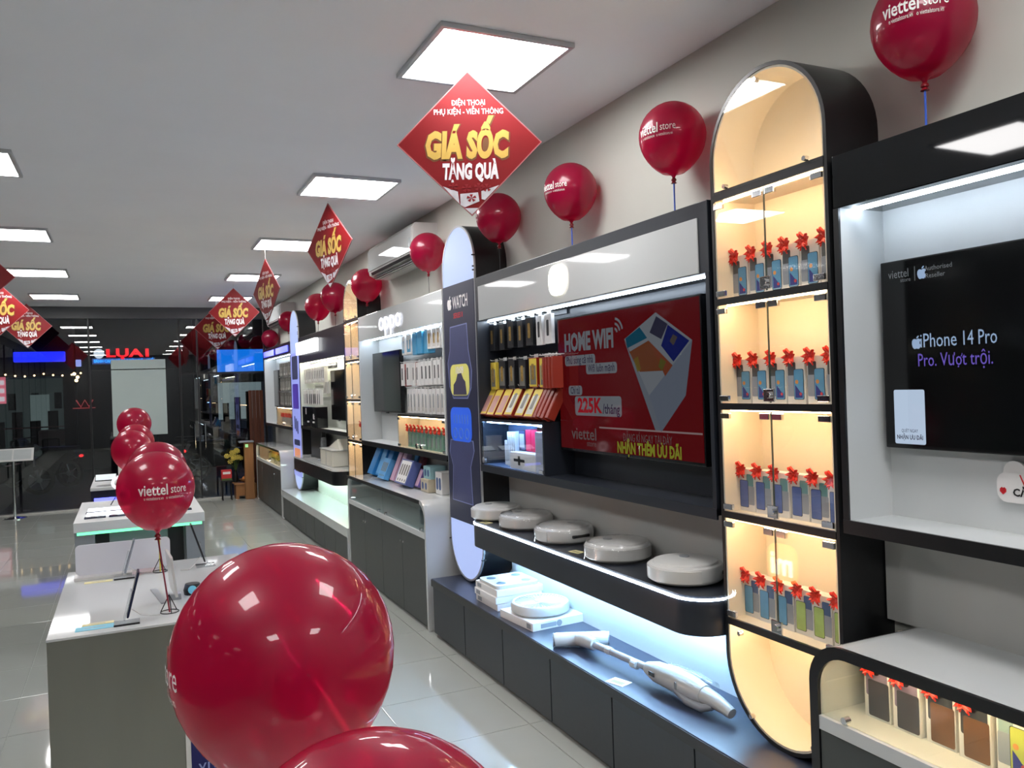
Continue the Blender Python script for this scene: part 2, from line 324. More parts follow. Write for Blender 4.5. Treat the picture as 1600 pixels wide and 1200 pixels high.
for k in range(5): B().box(-10.5, -10.48, -4+5*k, -2.6+5*k, .3, 2.2).obj('shutter', NB2, fd)
fc = thing('far_building', 'dark building with a lit doorway across the street beyond the wood panel', 'building', (3.2, 23, 0))
B().box(1.62, 6.5, 23.0, 24, 2.05, 6).obj('wall', NB, fc); B().box(1.62, 2.2, 23.0, 24, 0, 2.05).obj('pier', NB2, fc)
B().box(2.2, 3.4, 23.6, 23.7, 1.05, 2.05).obj('lit_interior', em('lit room', (.72, .9, .95), .30), fc)
for k in range(3): B().box(2.35+.3*k, 2.5+.3*k, 23.3, 23.4, .1, 1.5+.15*k).obj('display_rack', NB2, fc)
BLUE = em('blue sign light', (.0, .02, 1), 2.0); BLUE2 = em('light blue sign light', (.0, .22, 1), 1.3); REDL = em('red sign light', (1, .01, .02), 2.2)
sg = thing('blue_sign', 'blurred glowing blue shop sign above the string of warm bulbs', 'sign', (-1.85, 22.9, 2.75))
B().box(-2.42, -1.32, 22.85, 22.99, 2.68, 2.93, .03).obj('light_box', BLUE, sg); B().box(-1.10, -.98, 22.85, 22.99, 2.55, 2.72, .02).obj('end_light', em('white blue light', (.3, .4, 1), 1.4), sg)
sg = thing('red_letter_sign', 'glowing red letters beside a white round emblem with a blue line beneath', 'sign', (0, 22.9, 2.7))
text('LỤA1', .27, REDL, sg, (.07, 22.9, 2.86), FY, bold=.012, width=.98, name='red_letters'); B().lathe([(0, -.01), (.12, -.01), (.12, .01), (0, .01)], (-.58, 22.9, 2.86), 20, 'y').obj('round_emblem', em('white sign light', (.85, .9, 1), 1.3), sg)
text('BÁNH CANH CÁ LÓC BÚN GIÒ - HUẾ', .1, em('blue letters', (.02, .3, 1), 2.4), sg, (-.02, 22.9, 2.67), FY, bold=.004, width=1.36, name='blue_letters')
B().box(-.74, .70, 22.92, 22.97, 2.60, 2.74).obj('backing', em('dim blue backing', (0, .05, .4), .5), sg)
BULB = em('warm bulb', (1, .62, .28), 9)
st = thing('string_lights', 'string of warm glowing bulbs under the blue shop sign', 'string lights', (-1.9, 22.6, 2.3))
pts = [(-2.6+.2*k, 22.96, 2.42-.05*math.sin(PI*(k % 4)/4)) for k in range(9)]
B().tube(pts, .006, 5).obj('wire', RUB, st)
for p in pts: B().sph((p[0], p[1], p[2]-.03), .022, 8).obj('bulb', BULB, st)
for k, p in enumerate(((-1.08, 22.5, 2.2), (-1.05, 22.5, 2.28), (-1.12, 22.5, 2.36))): B().sph(p, .04, 8).obj('bulb', BULB, st)
pb = thing('lit_poster', 'glowing pink and white upright poster box beside the lit shop', 'sign', (-2.65, 22.3, 1.7))
B().box(-2.82, -2.53, 22.3, 22.36, 1.70, 2.32).obj('frame', em('pink poster light', (.95, .18, .25), .9), pb)
for k in range(3): B().box(-2.79, -2.56, 22.285, 22.299, 1.76+.19*k, 1.86+.19*k).obj('white_band', em('poster white', (1, .85, .9), .9), pb)
bs = thing('blue_billboard', 'plain bright blue lit billboard above the far lit doorway', 'billboard', (2.75, 22.9, 2.9)); B().box(2.2, 3.6, 22.88, 22.93, 2.30, 2.92).obj('lit_face', BLUE2, bs); B().box(2.16, 3.64, 22.93, 22.99, 2.26, 2.96).obj('frame', RUB, bs)
sw = thing('red_neon_sign', 'dim red neon zigzag sign low across the street', 'sign', (-.85, 22.93, 1.55)); B().tube([(-1.12, 22.93, 1.72), (-1.02, 22.93, 1.55), (-.93, 22.93, 1.72), (-.84, 22.93, 1.55), (-.75, 22.93, 1.72)], .018, 6).obj('tube_letters', em('dim red neon', (1, .01, .03), .5), sw); B().tube([(-1.2, 22.94, 1.52), (-.7, 22.94, 1.52)], .01, 5).obj('bar', em('dim red neon', (1, .01, .03), .5), sw)
def motorbike(x, y, rz, label, lamp):
    t = thing('motorbike', label, 'motorbike', (0, 0, 0)); DK = mat('dark bike paint', S(30, 30, 34), .3, noise=(5, .2)); tyre = mat('tyre rubber', S(14, 14, 14), .8, noise=(9, .1))
    for wx in (-.6, .6):
        w = B(); w.ring([(wx+.27*math.cos(a*PI/12), .27+.27*math.sin(a*PI/12)) for a in range(24)], [(wx+.2*math.cos(a*PI/12), .27+.2*math.sin(a*PI/12)) for a in range(24)], 'y', -.045, .045); o = w.obj('wheel', tyre, t)
        h = B(); h.lathe([(.05, -.05), (.05, .05)], (wx, 0, .27), 10, 'y')
        for k in range(5): a = 2*PI*k/5; h.tube([(wx, 0, .27), (wx+.21*math.cos(a), 0, .27+.21*math.sin(a))], .012, 5)
        h.obj('hub', ALU, o)
    B().prism([(-.85, .62), (-.75, .78), (-.2, .74), (.05, .58), (.3, .62), (.42, 1.0), (.5, .98), (.47, .45), (.2, .28), (-.35, .25), (-.5, .5)], 'y', -.13, .13).obj('body', DK, t)
    B().box(-.78, -.05, -.13, .13, .75, .82, .03).obj('seat', RUB, t)
    B().tube([(.6, 0, .27), (.45, 0, .95)], .03, 8).obj('fork', ALU, t)
    B().tube([(.36, -.34, 1.02), (.44, -.1, 1.0), (.44, .1, 1.0), (.36, .34, 1.02)], .016, 6).obj('handlebar', RUB, t)
    B().sph((.55, 0, .88), .075, 10).obj('headlamp', em('bike headlamp', (.9, .92, 1), 1.5) if lamp else GPL, t)
    B().sph((-.86, 0, .62), .045, 8, (.6, 1.6, .7)).obj('tail_lamp', em('bike tail lamp', (1, .02, .02), 2.2), t)
    t.location = (x, y, -.02); t.rotation_euler = (0, 0, rz); return t
motorbike(-2.1, 17.6, .35, 'dark motorbike parked outside beneath the blue sign', False)
motorbike(-1.6, 19.3, 2.6, 'dark motorbike parked behind the other one across the pavement', False)
motorbike(.95, 20.5, 2.9, 'dark motorbike with its headlamp on, passing by the dark building', True)
motorbike(1.9, 18.4, .2, 'dark motorbike with red tail lamp outside the right glass pane', False)
# ---------------------------------------------------------------- display towers
def warm_tower(y0, label, rows):
    y1 = y0+.59; z0, z1 = .405, 2.88; t = thing('display_tower', label, 'display cabinet', (XW-.1, (y0+y1)/2, z0))
    O = stadium(y0, y1, z0, z1); I = stadium(y0+.014, y1-.014, z0+.014, z1-.014); I2 = stadium(y0+.022, y1-.022, z0+.022, z1-.022)
    B().ring(O, I, 'x', XF, XW).obj('shell', BLK, t, smooth=True)
    B().ring(I, I2, 'x', XF+.004, XB+.02).obj('lining', CREAM, t, smooth=True)
    B().prism(I2, 'x', XB, XB+.02).obj('back_panel', CREAM, t)
    zs = [.822, 1.237, 1.657, 2.062, 2.467]
    for z in zs:
        o = B().box(XF+.01, XB, y0+.022, y1-.022, z-.018, z).obj('shelf', CREAM, t); B().box(XF-.002, XF+.01, y0+.014, y1-.014, z-.022, z+(.004 if z < 2.4 else .014)).obj('shelf_edge', BLK, o)
    for z in zs:
        B().box(XF+.02, XF+.032, y0+.05, y1-.05, z-.026, z-.018).obj('led_strip', LEDW, t)
    B().box(XF+.014, XF+.022, y0+.06, y1-.06, 2.467, 2.472).obj('led_strip', LEDW, t)
    for a, b in zip(zs, zs[1:]):
        ym = (y0+y1)/2
        for s in (0, 1):
            ya, yb = (y0+.02, ym-.0015) if s == 0 else (ym+.0015, y1-.02)
            d = B().box(XF-.004, XF+.002, ya, yb, a+.008, b-.026).obj('glass_door', GLASS, t)
            if s == 0: B().box(XF-.0045, XF+.002, ym-.0014, ym+.0014, a+.008, b-.026).obj('polished_edge', mat('green glass edge', S(58, 72, 66), .3, noise=(9, .1)), d)
            for zz in (a+.012, b-.056):
                yh = y0+.02 if s == 0 else y1-.07
                B().box(XF-.007, XF+.006, yh, yh+.05, zz, zz+.022, .002).obj('hinge_clip', CHROME, d)
            yc = ym-.055 if s == 0 else ym+.008
            B().box(XF-.008, XF+.006, yc, yc+.047, b-.054, b-.03, .002).obj('catch', CHROME, d)
        lk = B(); lk.box(XF-.012, XF-.004, ym-.026, ym+.026, a+.012, a+.058, .002); lk.lathe([(.012, -.012), (.012, 0)], (XF-.012, ym-.006, a+.036), 12, 'x'); lk.obj('lock', CHROME, t)
    for hi in (0, 1):
        zc = 2.471 if hi else .80
        P = [p for p in stadium(y0+.018, y1-.018, z0+.018, z1-.018) if (p[1] > zc if hi else p[1] < zc)]
        ys = [p[0] for p in P]
        P = sorted(P, key=lambda p: math.atan2(p[1]-(2.57 if hi else .72), p[0]-(y0+y1)/2))
        P = [(y0+.018, zc), (y1-.018, zc)]+[p for p in P] if hi else [p for p in P]+[(y1-.018, zc), (y0+.018, zc)]
        g = B().prism(P, 'x', XF-.003, XF+.003).obj('arch_glass', GLASS, t)
        for yy, zz in (((y0+.09, zc+.02), (y1-.09, zc+.02), ((y0+y1)/2+.02, z1-.045)) if hi else ((y0+.14, z0+.075), (y1-.14, z0+.075), (y1-.09, zc-.02))):
            B().lathe([(.009, -.012), (.009, .006)], (XF, yy, zz), 10, 'x').obj('glass_clip', CHROME, g)
    return t
def print_tower(y0, label, lo, hi):
    y1 = y0+.60; z0, z1 = .415, 2.865; t = thing('lightbox_tower', label, 'lightbox', (XW-.1, (y0+y1)/2, z0))
    B().ring(stadium(y0, y1, z0, z1), stadium(y0+.014, y1-.014, z0+.014, z1-.014), 'x', XF+.012, XW).obj('shell', BLK, t, smooth=True)
    B().ring(stadium(y0-.002, y1+.002, z0-.002, z1+.002), stadium(y0+.012, y1-.012, z0+.012, z1-.012), 'x', XF, XF+.012).obj('rim', ALU, t, smooth=True)
    B().prism(stadium(y0+.012, y1-.012, z0+.012, z1-.012), 'x', XF+.003, XF+.010).obj('lit_face', LBOX, t)
    for k, (yy, zz) in enumerate(((y0+.006, 2.62), (y0+.003, 2.52), (y0+.003, 2.545), (y0+.01, .60), (y1-.004, .66))): B().box(XF-.012, XF+.02, yy-.004, yy+.004, zz, zz+.008).obj('clamp', RUB, t)
    bn = B().box(XF-.003, XF+.002, y0+.012, y1-.012, lo, hi).obj('banner', mat('banner '+label[:8], S(34, 37, 58), .4, noise=(2, .1), emit=S(40, 44, 74), es=.12), t)
    return t, bn
warm_tower(1.985, 'warm-lit arched glass display tower beside the black header with a wall TV', 0)
warm_tower(8.005, 'warm-lit arched glass display tower beside the header with raised white lettering', 0)
tw, bn = print_tower(4.995, 'arched lightbox tower with a dark smart watch banner', .815, 2.47)
applelogo(bn, WINK, 5.46, 2.345, .10, XF-.003); text('WATCH', .12, WINK, bn, (XF-.0035, 5.26, 2.338), FX, bold=.002, width=.28)
text('SERIES 8', .05, mat('red print', S(190, 40, 50), .5), bn, (XF-.0035, 5.30, 2.25), FX, bold=.001)
LAV = mat('strap print', S(58, 62, 98), .45, emit=S(70, 76, 120), es=.12, noise=(4, .12)); EDG = mat('strap edge print', S(120, 128, 176), .45, emit=S(120, 128, 176), es=.12)
def onb(P, m, name, par, x): return B().prism(P, 'x', x-.0008, x).obj(name, m, par)
SU = [(5.463, 2.181), (5.146, 2.187), (5.131, 2.007), (5.082, 1.863), (5.10, 1.746), (5.17, 1.672), (5.44, 1.672), (5.51, 1.76), (5.53, 1.927), (5.48, 2.013)]
onb(SU, EDG, 'watch_outline', bn, XF-.003); cyx, czx = 5.305, 1.93
onb([(cyx+(p[0]-cyx)*.95, czx+(p[1]-czx)*.97) for p in SU], LAV, 'strap_picture', bn, XF-.004)
onb(rrect(5.13, 5.48, 1.695, 1.912, .06), mat('watch face print', S(226, 220, 120), .4, emit=S(226, 220, 120), es=.1), 'watch_face', bn, XF-.005)
onb([(5.18, 1.70), (5.43, 1.70), (5.42, 1.77), (5.37, 1.80), (5.34, 1.845), (5.27, 1.85), (5.235, 1.81), (5.20, 1.79)], mat('portrait print', S(66, 60, 84), .5), 'face_picture', bn, XF-.006)
text('10:09', .07, WINK, bn, (XF-.0062, 5.30, 1.868), FX, bold=.002)
SL = [(5.523, 1.383), (5.10, 1.39), (5.085, 1.321), (5.157, 1.209), (5.138, .95), (5.521, .95), (5.488, 1.196), (5.549, 1.293)]
onb(SL, EDG, 'watch_outline', bn, XF-.003); onb([(5.31+(p[0]-5.31)*.95, 1.17+(p[1]-1.17)*.97) for p in SL], LAV, 'strap_picture', bn, XF-.004)
onb(rrect(5.115, 5.505, 1.375, 1.612, .06), mat('blue watch face print', S(46, 98, 226), .4, emit=S(46, 98, 226), es=.25), 'watch_face', bn, XF-.005)
DB = mat('dial print', S(30, 60, 160), .4, emit=S(120, 170, 255), es=.25)
for k in range(3): B().ring([(5.42-.11*k+.04*math.cos(a*PI/8), 1.43+.04*math.sin(a*PI/8)) for a in range(16)], [(5.42-.11*k+.03*math.cos(a*PI/8), 1.43+.03*math.sin(a*PI/8)) for a in range(16)], 'x', XF-.007, XF-.0055).obj('dial', DB, bn)
for k in range(6): onb([(5.44-.05*k, 1.50), (5.425-.05*k, 1.50), (5.425-.05*k, 1.56), (5.44-.05*k, 1.56)], DB, 'bar', bn, XF-.0055)
tw, bn = print_tower(11.125, 'arched lightbox tower with a tall purple phone banner', .60, 2.28)
bn.data.materials[0] = mat('lavender banner', S(150, 158, 226), .4, emit=S(140, 150, 226), es=.55, noise=(2, .05))
PUR = mat('purple phone print', S(70, 50, 150), .4, emit=S(70, 50, 150), es=.5, noise=(2, .4)); ORA = mat('orange phone print', S(226, 140, 90), .4, emit=S(226, 140, 90), es=.4, noise=(2, .3)); DPR = mat('dark phone print', S(46, 50, 86), .4, noise=(2, .2), emit=S(46, 50, 86), es=.3)
for (za, zb, ma) in ((1.92, 2.24, LAV), (1.52, 1.86, PUR), (1.02, 1.10, LAV), (.66, .98, ORA), (.66, .80, DPR)): onb(rrect(11.22, 11.63, za, zb, .03), ma, 'phone_picture', bn, XF-.003-(.001 if ma is DPR else 0))
for k in range(3): onb(rrect(11.30+.1*k, 11.37+.1*k, 1.18+.03*k, 1.36+.03*k, .02), DPR, 'pen_picture', bn, XF-.004)
# ---------------------------------------------------------------- upper wall units
def led(t, y0, y1, z, x, m=LEDC, w=.007): B().box(x, x+w, y0, y1, z-.007, z).obj('led_strip', m, t)
def upper(name, y0, y1, label, hz, hm, frm, ins, bz, edge, ledm=LEDC, lip=.0):
    t = thing(name, label, 'wall unit', (XW-.1, (y0+y1)/2, bz))
    B().box(XF, XW-.002, y0, y1, hz, 2.467, .003).obj('header', hm, t)
    for a, b in ((y0, y0+.022), (y1-.022, y1)):
        sp = B().box(XF+.006, XB, a, b, bz+.03, hz).obj('side_panel', ins, t); B().box(XF-.002, XF+.006, a, b, bz, hz).obj('side_edge', frm, sp)
    B().box(XB, XW-.004, y0, y1, bz, hz).obj('back_panel', ins, t)
    bs = B().box(XF+.006, XB, y0+.022, y1-.022, bz, bz+.03).obj('bottom_shelf', ins, t); B().box(XF-.004, XF+.006, y0, y1, bz-.012, bz+.032).obj('shelf_edge', edge, bs)
    led(t, y0+.09, y1-.02, hz, XF+.07, ledm)
    return t
A = upper('display_unit', -.44, 1.965, 'black wall unit with white recess around a wall TV', 2.296, BLKG, BLK, WMAT, 1.255, BLK)
Cc = upper('display_unit', 2.60, 4.985, 'charcoal wall unit with pegs of accessories beside a big red-screen TV', 2.18, CHAR, CHAR, CHAR, 1.21, CHAR)
B().box(XF-.006, XF, 2.66, 4.93, 2.182, 2.405, .002).obj('header_panel', WLAM, Cc)
sgn = B().prism(rrect(3.745, 3.915, 2.225, 2.385, .065, 6), 'x', XF-.022, XF-.006).obj('lit_emblem', em('lit emblem', (1, .93, .78), 2.4), Cc)
Ee = upper('display_unit', 5.615, 8.0, 'white wall unit whose header carries glowing raised white letters', 2.232, WLAM, WMAT, WMAT, 1.225, BLK)
text('oppo', .24, em('glowing white letters', (.86, .86, 1), 1.0), Ee, (XF-.012, 6.905, 2.355), FX, bold=.003, width=.66, depth=.002, name='raised_letters')
Gg = upper('display_unit', 8.6, 11.12, 'black-headed wall unit with a bright white box sign and pale lining', 2.13, BLK, BLK, GREENW, 1.275, BLK, LEDY)
bx = B().box(XF-.05, XF-.002, 9.85, 11.05, 2.235, 2.395, .006).obj('box_sign', em('white box sign', (.95, .97, 1), 1.5), Gg)
B().box(XF-.004, XF-.001, 8.65, 10.6, 2.075, 2.085).obj('violet_strip', em('violet strip', (.25, .15, 1), 1.5), Gg)
Ii = upper('display_unit', 11.73, 14.2, 'black-headed wall unit with blue lit lettering nearest the glass front', 2.30, BLK, BLK, WMAT, 1.225, BLK)
for a, b in ((11.9, 12.9), (13.1, 14.1)): B().box(XF-.012, XF-.002, a, b, 2.33, 2.42, .02).obj('blue_letters', BLUE, Ii)
# grey wall cladding below the upper units
for k, (a, b, z0, z1, m) in enumerate(((-.44, 1.98, .93, 1.25, GPAN), (2.58, 4.99, .86, 1.21, GPAN), (5.6, 8.0, .93, 1.22, GPAN), (8.6, 11.12, .8, 1.27, GPAN), (11.73, 14.2, .93, 1.22, GPAN), (2.58, 4.99, .40, .86, WMAT), (8.6, 11.12, .40, .8, GREENW))):
    B().box(XB, XW-.001, a, b, z0, z1).obj('trim_%d' % (k+3), m, kind='structure')
# ---------------------------------------------------------------- low counters and benches
def arch(y0, y1, z1, r, n=8, z0=0.0):
    P = [(y0, z0)]
    for k in range(n+1): a = PI-PI/2*k/n; P.append((y0+r+r*math.cos(a), z1-r+r*math.sin(a)))
    for k in range(n+1): a = PI/2-PI/2*k/n; P.append((y1-r+r*math.cos(a), z1-r+r*math.sin(a)))
    return P+[(y1, z0)]
def keyhole(par, y, z): B().lathe([(.008, -.004), (.008, .002)], (XL+.004, y, z), 10, 'x').obj('key_lock', CHROME, par)
def glass_counter(y0, y1, label, band, nd, gap_lab, warm=True):
    t = thing('glass_counter', label, 'counter', ((XL+XB)/2, (y0+y1)/2, 0)); r = .13; H = .935
    B().ring(arch(y0, y1, H, r), arch(y0+.03, y1-.03, H-.03, r-.02), 'x', XL+.012, XB, closed=False).obj('shell', WLAM, t, smooth=True)
    w = .034 if band is BLK else .03
    B().ring(arch(y0, y1, H, r), arch(y0+w, y1-w, H-w, r-.02), 'x', XL, XL+.012, closed=False).obj('front_band', band, t, smooth=True)
    if band is not BLK: B().box(XL-.003, XL, y0+r, y1-.01, H-.03, H-.002).obj('top_edge', BLK, t)
    B().box(XL+.014, XB, y0+.03, y1-.03, .665, .70).obj('display_floor', WMAT, t); B().box(XL+.002, XL+.014, y0+.03, y1-.03, .66, .702).obj('ledge', WMAT, t)
    B().box(XB-.02, XB, y0+.03, y1-.03, .70, H-.03).obj('back_panel', CREAM if warm else mat('slate lining', S(110, 122, 128), .5, noise=(4, .03)), t)
    ym = (y0+y1)/2
    for a, b in ((y0+.032, ym-.002), (ym+.002, y1-.032)):
        g = B().box(XL+.016, XL+.022, a, b, .702, H-.032).obj('glass_panel', COUNTG, t)
        for yy in (a+.10, b-.10): B().lathe([(.011, -.014), (.011, .008)], (XL+.014, yy, .718), 10, 'x').obj('glass_clip', CHROME, g)
    dw = (y1-y0-.07)/nd
    for k in range(nd):
        a = y0+.035+dw*k; d = B().box(XL+.004, XL+.022, a+.002, a+dw-.002, .03, .658, .002).obj('door', DGREY, t); keyhole(d, a+(dw-.035 if k % 2 == 0 else .035), .56)
    B().box(XL+.03, XB, y0+.035, y1-.035, 0, .66).obj('carcass', DGREY, t)
    if warm: B().box(XL+.05, XL+.06, y0+.06, y1-.06, H-.038, H-.031).obj('led_strip', LEDW, t)
    return t
glass_counter(-.44, 1.955, 'white-topped glass counter with thick black arched band and dark phone boxes', BLK, 4, 'a')
glass_counter(5.62, 7.92, 'white-topped glass counter holding blue and pink leaning boxes', WLAM, 4, 'e', False)
glass_counter(11.75, 14.12, 'white-topped glass counter under the blue lit lettering', WLAM, 4, 'i')
def bench(y0, y1, label, top, edge, door, nd, zt, zb, leg):
    t = thing('low_bench', label, 'bench', ((XL+XB)/2, (y0+y1)/2, 0))
    B().box(XL-.005, XB, y0, y1, zb+.012 if not leg else zb, zt, .003).obj('top', top, t)
    if edge: B().box(XL-.009, XL-.005, y0+.002, y1-.002, zb-.004, zt-.004).obj('front_edge', edge, t)
    dw = (y1-y0-(.08 if leg else .01))/nd
    for k in range(nd):
        a = y0+(.04 if leg else .005)+dw*k; d = B().box(XL+.003, XL+.022, a+.004, a+dw-.004, .025, zb-.004, .002).obj('door', door, t)
    B().box(XL+.03, XB, y0+.006, y1-.006, 0, zb).obj('carcass', BLK, t)
    if leg:
        for a in (y0, y1-.035): B().box(XL, XL+.035, a, a+.035, 0, zb).obj('leg', top, t)
    return t
bench(1.965, 5.52, 'low charcoal bench with doors under the stick vacuum cleaner', BENCHT, BLK, CHARD, 6, .405, .36, False)
bench(7.96, 11.70, 'low white-topped bench with dark doors under the green-lit wall', WLAM, None, DGREY, 7, .405, .31, True)
def float_shelf(y0, y1, x0, z0, z1, label, body, top, strip, und, undm):
    t = thing('floating_shelf', label, 'shelf', (XB-.01, (y0+y1)/2, z0)); r = .14; P = [(XB, y0)]
    for k in range(9): a = -PI/2-PI/2*k/8; P.append((x0+r+r*math.cos(a), y0+r+r*math.sin(a)))
    for k in range(9): a = PI-PI/2*k/8; P.append((x0+r+r*math.cos(a), y1-r+r*math.sin(a)))
    P.append((XB, y1))
    B().prism(P, 'z', z0, z1-.02).obj('body', body, t, smooth=True); B().prism([(a if a == XB else a+.003, b) for a, b in P], 'z', z1-.012, z1).obj('top', top, t)
    Q = [(x0+r+(a-x0-r)*1.0, b) for a, b in P]
    def off(P, d):
        o = []
        for i, p in enumerate(P):
            a = Vector(P[max(i-1, 0)]); b = Vector(P[min(i+1, len(P)-1)]); n = (b-a).normalized(); o.append((p[0]-n.y*d, p[1]+n.x*d))
        return o
    B().ring(off(P, .003), off(P, -.02), 'z', z1-.020, z1-.012, closed=False).obj('edge_strip', strip, t)
    B().box(XB-.11, XB-.09, y0+.06, y1-.06, z0-.008, z0).obj('led_strip', undm, t)
    return t
LEDU = em('bright under-shelf strip', (.38, .66, 1), 125.0)
float_shelf(2.585, 4.93, 1.965, .745, .905, 'charcoal floating shelf with glowing front edge carrying robot vacuums', CHAR, CHAR, LEDC, 1, LEDU)
float_shelf(8.62, 11.05, 1.955, .745, .915, 'black floating shelf with white top under the white box sign', BLK, WLAM, WLAM, 1, em('green white under-shelf strip', (.70, 1, .86), 55.0))
# ---------------------------------------------------------------- televisions and prints on screens
def tv(y0, y1, z0, z1, x, label, scr, bz=.010):
    t = thing('television', label, 'television', (x+.02, (y0+y1)/2, z0))
    B().box(x, x+.035, y0, y1, z0, z1, .004).obj('bezel', TVF, t)
    s = B().box(x-.0015, x+.001, y0+bz, y1-bz, z0+bz+.006, z1-bz).obj('screen', scr, t)
    B().box(x+.035, XB+.002, (y0+y1)/2-.1, (y0+y1)/2+.1, (z0+z1)/2-.1, (z0+z1)/2+.1).obj('bracket', RUB, t)
    B().box(x-.003, x+.01, (y0+y1)/2-.03, (y0+y1)/2+.03, z0-.008, z0+.004).obj('sensor', RUB, t)
    return t, s
RX = 2.20
t1, s1 = tv(2.785, 4.06, 1.385, 2.118, RX, 'large wall TV showing a red home internet advertisement', screen('red screen', (.42, .010, .014), .115))
XS = RX-.0015
def sp(P, col, es, name, x, par): return B().prism(P, 'x', x-.0005, x).obj(name, screen('screen %s %.2f' % (str([round(c, 2) for c in col]), es), col, es), par)
GR = (.42, .48, .58); ES = .15
sp([(3.376, 1.955), (3.181, 1.688), (2.849, 1.926), (2.907, 1.688), (3.095, 1.522), (3.14, 1.525)], GR, ES*.9, 'box_picture', XS, s1)
sp([(3.375, 1.962), (3.108, 2.068), (2.849, 1.926), (3.181, 1.688)], (.5, .55, .62), ES, 'box_inside', XS-.0006, s1)
sp([(2.849, 1.926), (3.181, 1.688), (3.095, 1.522), (2.907, 1.688)], (.34, .40, .52), ES, 'box_side', XS-.0007, s1)
for P, c in (([(3.363, 1.965), (3.24, 2.010), (3.181, 1.956), (3.35, 1.917)], (.01, .14, .24)), ([(3.334, 1.898), (3.171, 1.943), (3.052, 1.80), (3.15, 1.80), (3.25, 1.80)], (.30, .09, .03)), ([(3.171, 1.943), (2.992, 1.822), (3.05, 1.775)], (.34, .08, .03)),
             ([(3.104, 2.05), (3.019, 2.008), (3.071, 1.943), (3.16, 1.979)], (.05, .05, .10)), ([(3.018, 2.004), (2.867, 1.924), (2.985, 1.838), (3.073, 1.914)], (.01, .02, .22)), ([(3.30, 1.86), (3.26, 1.875), (3.24, 1.81), (3.27, 1.80)], (.30, .24, .05)), ([(3.08, 1.86), (3.04, 1.84), (3.07, 1.80), (3.10, 1.82)], (.12, .22, .05)), ([(2.98, 1.96), (2.95, 1.945), (2.98, 1.91), (3.01, 1.93)], (.2, .16, .04))):
    sp(P, c, ES*1.3, 'room_picture', XS-.0014, s1)
SG = screen('screen grey print', (.5, .54, .6), .15); SR = screen('screen red print', (.5, .01, .02), .3); SN = screen('screen dark print', (.05, .03, .1), .2); SY = screen('screen yellow green print', (.5, .55, .05), .22)
text('HOME WIFI', .13, SG, s1, (XS-.001, 3.725, 1.972), FX, bold=.006, width=.50, name='headline')
for k in range(3):
    r = .03+.025*k; a0 = [(3.462-r*math.cos(a), 1.995+r*math.sin(a)) for a in [.25+.2*i for i in range(7)]]; a1 = [(3.462-(r-.012)*math.cos(a), 1.995+(r-.012)*math.sin(a)) for a in [.25+.2*i for i in range(7)]]
    B().ring(a0, a1, 'x', XS-.001, XS-.0005, closed=False).obj('signal_arc', SG, s1)
for (a, b, c, d) in ((3.655, 3.975, 1.850, 1.905), (3.45, 3.75, 1.800, 1.856), (3.80, 3.945, 1.690, 1.742), (3.42, 3.88, 1.582, 1.685)): B().prism(rrect(a, b, c, d, .018), 'x', XS-.0012, XS-.0004).obj('caption_plate', SG, s1)
text('Phủ sóng cả nhà', .058, SN, s1, (XS-.002, 3.815, 1.878), FX, bold=.0006, width=.28); text('Wifi luôn mạnh', .058, SN, s1, (XS-.002, 3.60, 1.829), FX, bold=.0006, width=.26)
text('Chỉ từ', .055, SN, s1, (XS-.002, 3.872, 1.715), FX, bold=.0006, width=.10); text('225K', .105, SR, s1, (XS-.002, 3.725, 1.633), FX, bold=.004, width=.25); text('/tháng', .07, SN, s1, (XS-.002, 3.515, 1.618), FX, bold=.001, width=.16)
text('viettel', .09, screen('screen dim print', (.4, .3, .3), .14), s1, (XS-.001, 3.80, 1.482), FX, bold=.001, width=.26); text('store', .045, screen('screen dim print', (.4, .3, .3), .14), s1, (XS-.001, 3.72, 1.435), FX)
sp([(3.637, 1.528), (2.80, 1.528), (2.80, 1.520), (3.637, 1.520)], (.5, .35, .35), .25, 'rule_line', XS-.0004, s1)
text('ĐĂNG KÍ NGAY TẠI ĐÂY', .055, screen('screen dim print', (.4, .3, .3), .14), s1, (XS-.001, 3.215, 1.482), FX, width=.40)
text('NHẬN THÊM ƯU ĐÃI', .075, SY, s1, (XS-.001, 3.21, 1.430), FX, bold=.003, width=.52)
t2, s2 = tv(.80, 1.918, 1.515, 2.118, 2.25, 'black wall TV in the white recess showing pale phone lettering', TVB, .006)
BLT = screen('screen pale blue', (.30, .42, .62), .75); GRT = screen('screen grey text', (.2, .22, .24), .5); PUT = screen('screen purple', (.12, .08, .42), .9); X2 = 2.2485
text('viettel', .038, GRT, s2, (X2-.001, 1.848, 2.073), FX, width=.075); text('store', .018, GRT, s2, (X2-.001, 1.822, 2.052), FX)
sp([(1.789, 2.09), (1.787, 2.09), (1.787, 2.045), (1.789, 2.045)], (.2, .22, .24), .5, 'divider', X2, s2); applelogo(s2, BLT, 1.763, 2.066, .040, X2)
text('Authorised', .021, GRT, s2, (X2-.001, 1.706, 2.077), FX); text('Reseller', .021, GRT, s2, (X2-.001, 1.716, 2.054), FX)
applelogo(s2, BLT, 1.790, 1.850, .042, X2); text('iPhone', .062, BLT, s2, (X2-.001, 1.7135, 1.853), FX, width=.123); text('14 Pro', .062, BLT, s2, (X2-.001, 1.578, 1.853), FX, width=.104); text('Pro. Vượt trội.', .058, PUT, s2, (X2-.001, 1.663, 1.793), FX, width=.245)
PL = screen('screen card', (.42, .52, .66), .85)
B().prism(rrect(1.768, 1.880, 1.53, 1.703, .006), 'x', X2-.001, X2).obj('offer_card', PL, s2)
text('QUÉT NGAY', .015, SN, s2, (X2-.002, 1.824, 1.572), FX, width=.06); text('NHẬN ƯU ĐÃI', .019, SN, s2, (X2-.002, 1.824, 1.551), FX, width=.095, bold=.0004)
